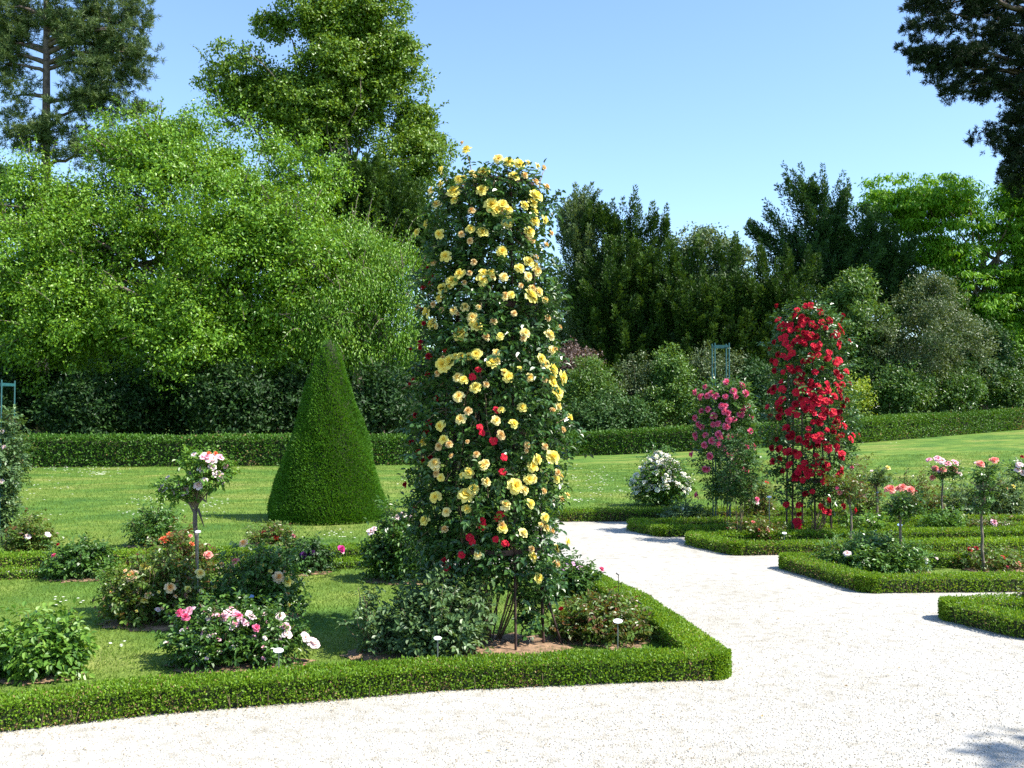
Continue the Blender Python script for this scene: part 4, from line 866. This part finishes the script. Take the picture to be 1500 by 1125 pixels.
bush('bush with apricot and yellow roses left of the slender rose tree', 225, 922, 815, 82, M['roseR'], 50, 18, .036,
     [(194,844,'p_apri',22),(184,846,'p_yel',13),(212,831,'p_yel',18),(249,861,'p_apri',18),(218,872,'p_apri',14),(212,880,'p_yel',13),(168,882,'p_yel',8),(275,863,'p_yel',12),(293,840,'p_pale',17),(295,866,'p_apri',9),(231,893,'p_blush',9),(254,850,'p_yel',6)], tintc=.6, red=.15, rnd=(('p_apri', 8, .035), ('p_yel', 7, .028)))
bush('bush with apricot roses and buds beside the blue tag in the near bed', 378, 912, 805, 76, R_, 50, 18, .036,
     [(408,846,'p_apri',20),(421,853,'p_yel',18),(396,837,'p_yel',8),(383,827,'p_yel',9),(357,796,'p_apri',16),(307,826,'p_yel',9),(345,823,'p_salm',14),(338,832,'p_apri',12),(325,827,'p_apri',10),(315,860,'p_yel',10),(423,886,'p_yel',7),(338,838,'p_buff',8)], tintc=.62, red=.1, rnd=(('p_apri', 8, .035), ('p_yel', 7, .028)))
bush('reddish leaved bush with coral orange roses behind the slender rose tree', 265, 868, 782, 50, M['roseR'], 30, 16, .036,
     [(240,792,'p_coral',17),(248,783,'p_coral',10),(281,797,'p_coral',9),(279,785,'p_salm',7),(305,813,'p_salm',15),(318,852,'p_buff',7)], tintc=.45, red=.3)
bush('round bush with a single magenta rose left of centre in the near bed', 118, 852, 797, 52, R_, 42, 18, .040, [(80,815,'p_pink',13),(85,798,'p_crim',8)], tintc=.55)
bush('bush with blush white roses beside the left edge behind the box hedge', 42, 812, 757, 38, M['roseR'], 26, 16, .045, [(30,782,'p_blush',9),(40,786,'p_blush',11),(70,783,'p_blush',10)], tintc=.6, six=False, red=.2)
bush('leafy flowerless rose bush on the lawn edge left of the slender rose tree', 226, 803, 745, 43, R_, 34, 18, .045, six=False, tintc=.6)
bush('low bush with small crimson roses in front of the clipped cone', 398, 800, 767, 38, M['roseR'], 26, 14, .040, [(386,780,'p_crim',9),(404,788,'p_crim',11),(430,785,'p_pink',7),(398,776,'p_pink',7)], tintc=.6, red=.25, six=False)
bush('dark bush with purple roses at the back of the near bed', 442, 843, 792, 48, M['shrub'], 30, 18, .036, [(396,808,'p_purp',13),(445,813,'p_purp',15),(457,810,'p_purp',13),(500,804,'p_mag',13),(502,809,'p_blush',6)], tintc=.45)
bush('tall dark bush topped by pale pink roses, left foot of the yellow pillar', 590, 856, 752, 60, R_, 56, 20, .040, [(581,758,'p_blush',13),(591,754,'p_blush',15),(543,779,'p_blush',14),(548,775,'p_blush',10),(600,756,'p_blush',9)], tintc=.45)
bush('large grey green rose bush without flowers in front of the yellow pillar', 640, 972, 848, 82, M['roseG'], 60, 18, .040, tintc=.5, depth=.36)
bush('thin sprawling grey green rose shoots at the left of the large flowerless bush', 545, 966, 868, 45, M['roseG'], 15, 10, .034, tintc=.5, depth=.2, open_=.05)
bush('low spreading bush with reddish young leaves inside the corner of the near bed', 882, 947, 880, 78, M['roseR'], 50, 16, .034, [(787,872,'p_yel',14),(822,892,'p_crim',9),(803,888,'p_crim',12)], tintc=.5, red=.25, depth=.36)
bush('small bush with lilac pink roses at the right foot of the yellow pillar', 838, 880, 822, 42, R_, 34, 16, .036, [(828,830,'p_lil',14),(821,838,'p_lil',15),(850,833,'p_lil',13),(852,840,'p_lil',10),(881,834,'p_pink',12),(816,827,'p_apri',18),(840,826,'p_lil',9)], tintc=.5)
# right beds
bush('big leafy bush with two white roses in the second right hand bed', 1282, 846, 785, 84, R_, 64, 20, .040, [(1241,811,'p_blush',12),(1355,820,'p_white',13),(1372,818,'p_blush',6)], tintc=.68, six=False, depth=.45)
bush('low bush with dark red and pink roses in the second bed on the right', 1455, 838, 806, 62, M['roseR'], 40, 14, .036, [(1421,805,'p_crim',11),(1430,803,'p_crim',9),(1470,817,'p_red',10),(1475,831,'p_pink',8),(1492,826,'p_salm',10)], tintc=.6, red=.2, six=False)
bush('low bush with salmon pink roses at the foot of the dark standard', 1108, 796, 760, 45, M['roseR'], 34, 14, .045, [(1112,777,'p_salm',9),(1124,776,'p_salm',9),(1127,786,'p_pink',9),(1147,787,'p_salm',9),(1156,787,'p_pink',9),(1110,784,'p_salm',8),(1103,765,'p_salm',7),(1109,731,'p_pink',9),(1108,736,'p_lpink',9)], tintc=.5, red=.25, six=False)
bush('pale leafy bush between the red pillar and the coral standard rose', 1268, 792, 748, 34, M['roseL'], 26, 14, .045, [(1272,763,'p_white',6),(1280,764,'p_blush',5),(1308,780,'p_pink',10)], tintc=.5, six=False)
bush('leafy bush beneath the large pink standard rose', 1380, 785, 748, 34, M['roseL'], 30, 16, .045, tintc=.35, six=False)
bush('low bush with a pink and a white rose in the third bed at right', 1450, 785, 762, 45, M['roseR'], 26, 12, .045, [(1456,766,'p_lpink',13),(1471,777,'p_white',9)], tintc=.5, red=.2, six=False)
bush('grey green bush in the small bed beside the pink pillar rose', 1003, 770, 738, 34, M['roseG'], 28, 14, .050, [(1021,758,'p_white',7),(1000,745,'p_white',5)], tintc=.5, six=False)
bush('tall thin bush with reddish shoots behind the coral standard rose', 1345, 765, 695, 42, M['roseR'], 30, 13, .05, [(1348,737,'p_salm',7),(1346,742,'p_apri',6)], tintc=.5, red=.3, six=False, open_=.1)
bush('grey green bush with a white rose in the far bed at the right', 1405, 764, 708, 38, M['roseG'], 34, 14, .05, [(1410,755,'p_white',9),(1427,758,'p_pink',6)], tintc=.55, six=False, red=.1)
bush('wide grey green bush with yellow and blush roses at the right edge', 1465, 764, 695, 44, M['roseG'], 44, 15, .05, [(1484,713,'p_yel',9),(1465,705,'p_pale',6),(1475,716,'p_apri',5)], tintc=.6, six=False)
bush('thin rose bush with pink buds at the right side of the red pillar', 1262, 772, 672, 30, M['roseR'], 22, 14, .05, [(1248,685,'p_pink',8),(1232,680,'p_red',8)], tintc=.5, six=False, red=.2)
bush('loose bush with small red roses between the two tall pillar roses', 1112, 770, 690, 26, M['roseR'], 20, 13, .05, [(1103,699,'p_crim',9),(1123,707,'p_red',8),(1100,712,'p_pink',6)], tintc=.5, six=False, red=.2)
bush('white-flowered rose shrub standing on the lawn behind the straight box hedge', 968, 743, 664, 50, R_, 60, 18, .055, rnd=(('p_white', 150, .09),), tintc=.5, six=False, group=None, name='rose_shrub', Yadd=0.0, soil=False)
bush('small flowerless rose bush just inside the nearest right hand bed', 1530, 905, 850, 30, M['roseR'], 16, 12, .04, tintc=.5, red=.2)

# --- standards (rose trees)
def standard(label, px, pyb, pyc0, crown, mat, ncl, nl, L, blooms=(), gnarled=False, rnd=(), Y=None, six=False, stake=True, tintc=.5, red=0):
    b = G(px, pyb); Yc = b[1] if Y is None else Y; s = Yc/FPX
    b = P(px, pyb, Yc); b[2] = 0
    root = thing('standard_rose', label, 'rose tree', b, 'standard roses on bare stems')
    g = Geo(); top = P(px, pyc0, Yc); top = np.array([top[0], Yc, top[2]])
    if gnarled:
        pts = curve(b, top, (.012, 0, 0), 8, .004); tube(g, pts, np.array([.013, .012, .011, .011, .012, .014, .019, .017]), 8)
        tube(g, [top-[0, 0, .02], P(296, 712, Yc), P(305, 690, Yc), P(300, 670, Yc)], [.016, .013, .009, .005], 6); tube(g, [top-[0, 0, .05], P(276, 735, Yc), P(262, 725, Yc), P(250, 712, Yc)], [.010, .009, .007, .004], 6)
        tube(g, [P(289, 725, Yc), P(302, 735, Yc), P(303, 722, Yc)], [.012, .010, .006], 6); tube(g, [P(290, 745, Yc-.02), P(299, 772, Yc)], [.012, .003], 6)
    else:
        tube(g, curve(b, top, (rng.normal()*.01, 0, 0), 8, .004), np.linspace(.016, .012, 8), 6)
        for k in range(6): tube(g, curve(top-[0, 0, .03], top+[rng.normal()*.1, rng.normal()*.08, .12], (0, 0, .02), 4), [.008, .006, .005, .003], 4)
    g.obj('trunk', M['bark'], root, smooth=True)
    C = []; 
    ar = np.array([c[2]*c[3] for c in crown], float); ar /= ar.sum()
    for i in range(ncl):
        k = rng.choice(len(crown), p=ar); (cx, cy, rx, rz) = crown[k]; c = P(cx, cy, Yc); d = rdir(1)[0]*rng.random()**.4
        C.append(c+d*np.array([rx*s, (rx+rz)*.5*s, rz*s]))
    C = np.array(C); gl = Geo(); rose_leaves(gl, C, np.full(len(C), .05), nl, L, six=six, tintc=tintc, red=red); gl.obj('foliage', mat, root)
    tw = Geo()
    for i in range(len(C)//4): tube(tw, curve(top, C[i], (0, 0, .03), 5), np.linspace(.005, .0018, 5), 4)
    tw.obj('branch', M['stem'], root)
    items = [(P(bx, by, Yc-.7*s*crown[0][2]*max(0, 1-abs(bx-crown[0][0])/crown[0][2])), key, sz*s*1.06, np.array([(bx-px)/60, -.6, .7])+rdir(1)[0]*.25) for bx, by, key, sz in blooms]
    if items: add_blooms(root, items)
    return root
standard('gnarled slender rose tree with blush open flowers in the near bed at left', 286, 905, 745, [(302,688,36,26),(258,718,30,17),(324,690,18,20),(285,672,26,12)], M['roseL'], 135, 20, .034,
         [(302,670,'p_lpink',17),(312,672,'p_blush',14),(322,670,'p_lpink',12),(295,688,'p_blush',13),(320,697,'p_blush',18),(291,711,'p_blush',15),(271,719,'p_blush',17),(246,700,'p_blush',9),(237,715,'p_lil',14),(241,718,'p_blush',11),(306,664,'p_coral',6),(316,664,'p_coral',6),(278,694,'p_lil',7),(311,684,'p_blush',12),(330,683,'p_lpink',10),(300,703,'p_blush',9),(254,722,'p_blush',11),(262,708,'p_lpink',9),(284,666,'p_blush',9),(325,706,'p_lil',9)], gnarled=True, six=True, tintc=.55)
standard('standard rose with a cluster of large pink roses right of the red pillar', 1380, 775, 702, [(1382,692,20,14),(1395,690,14,12)], R_, 60, 18, .045,
         [(1361,674,'p_lpink',10),(1374,673,'p_lpink',12),(1380,676,'p_blush',11),(1388,680,'p_lpink',13),(1399,678,'p_lpink',12),(1398,688,'p_salm',11),(1382,688,'p_salm',9),(1370,687,'p_salm',11),(1376,690,'p_lpink',9),(1405,694,'p_blush',9),(1366,700,'p_salm',10)])
standard('standard rose with flat coral pink flowers on a broad dark head', 1319, 838, 757, [(1322,735,30,16),(1320,748,20,10)], R_, 90, 18, .042, [(1304,717,'p_salm',15),(1322,714,'p_salm',12),(1334,718,'p_salm',13),(1341,720,'p_crim',7),(1316,716,'p_salm',9)], tintc=.4, Y=10.4)
standard('standard rose with two small pink flowers near the right border', 1441, 822, 722, [(1444,692,20,14),(1443,705,10,12),(1438,735,14,18)], R_, 70, 18, .042, [(1436,680,'p_salm',12),(1430,678,'p_blush',6),(1455,675,'p_salm',12),(1460,673,'p_salm',7)], Y=10.6)
standard('rightmost standard rose with blush flowers, cut by the photo edge', 1510, 800, 710, [(1505,692,25,16)], R_, 70, 18, .045, [(1493,681,'p_blush',11),(1491,688,'p_blush',11),(1497,669,'p_crim',6),(1497,692,'p_blush',11)], Y=11.5)
standard('small standard rose with pale yellow buds in the far right bed', 1284, 782, 714, [(1288,700,20,12)], M['roseG'], 55, 18, .045, [(1300,686,'p_pale',9),(1277,690,'p_blush',5)])
standard('dark headed standard rose without flowers just right of the red pillar', 1245, 796, 736, [(1243,716,28,18),(1225,705,16,12)], M['roseR'], 80, 18, .045, [(1230,722,'p_salm',8),(1226,715,'p_pink',7)], red=.3)

# --- plant tags
def ptag(label, px, py, w_px, pyb, mat, Y=None, tall=False, stake='grey'):
    Yc = Y if Y else G(px, pyb)[1]; s = Yc/FPX; c = P(px, py, Yc); b = np.array([c[0], Yc+.01, 0.0])
    root = thing('plant_tag', label, 'plant tag', b, 'oval name tags in the rose beds')
    g = Geo(); tube(g, [b, [c[0], Yc+.006, c[2]]], .004 if not tall else .007, 6); g.obj('stake', M[stake], root)
    g = Geo(); n = 20; rx = w_px*s*.43; rz = rx*.62; nrm = unit(np.array([0.1, -.55, .83])); u = np.array([1, 0.18, 0]); u = unit(u); v = unit(np.cross(nrm, u))
    ring = [c+u*rx*cos(a)+v*rz*1.05*sin(a) for a in np.linspace(0, 2*pi, n, endpoint=False)]
    V = [p+nrm*.003 for p in ring]+[p-nrm*.002 for p in ring]+[c+nrm*.0035+0*u]*1
    F = [[j, (j+1) % n, n+(j+1) % n, n+j][::-1] for j in range(n)]
    for j in range(0, n, 2): F.append([2*n, j, (j+1) % n, (j+2) % n])
    for j in range(1, n//2): pass
    for j in range(n//2-1): F.append([n+j+1, n+j, n+(n-1-j) % n, n+(n-2-j) % n])
    g.add(V, F); g.obj('plate', mat, root)
ptag('white oval tag in front of the pink and blush rose bush', 408, 953, 17, 990, M['white'])
ptag('white oval tag in front of the large grey green flowerless bush', 641, 935, 13, 985, M['white'])
ptag('white oval tag in the low bush inside the near bed corner', 905, 910, 16, 953, M['white'])
ptag('white oval tag on the stem of the slender rose tree', 290, 779, 10, 890, M['white'], Y=8.0)
ptag('blue reflecting oval tag among the apricot roses', 366, 874, 14, 915, M['blueen'], stake='black')
ptag('small white tag on a tall metal stake between the two tall pillar roses', 1127, 728, 8, 790, M['white'], tall=True)
ptag('pale blue oval tag on the stem of the coral standard rose', 1318, 769, 9, 815, M['blueen'], Y=10.6)
ptag('small white tag low beside the salmon roses at the red pillar', 1149, 781, 8, 797, M['white'])
ptag('tiny white tag beside the stem of the pale yellow standard', 1287, 755, 6, 775, M['white'])
ptag('tiny pale blue tag high on the stem of the pale yellow standard', 1285, 721, 5, 782, M['blueen'])
def hook(label, px, py, pyb, dx):
    Yc = G(px, pyb)[1]; c = P(px, py, Yc); root = thing('tag_stake', label, 'stake', (c[0], Yc, 0), 'black stakes missing their tags')
    g = Geo(); tube(g, [[c[0], Yc, 0], [c[0], Yc, c[2]-.012]], .003, 6); g.obj('rod', M['black'], root)
    g = Geo(); tube(g, [[c[0]+.003, Yc, c[2]-.014], [c[0]+dx, Yc-.02, c[2]+.006]], .005, 4); g.obj('bracket', M['black'], root)
hook('black tagless stake farther along the box hedge by the gravel', 906, 840, 898, -.022)
hook('black tagless stake nearer the corner by the reddish bush', 939, 882, 930, -.025)
# soil at the foot of the yellow pillar
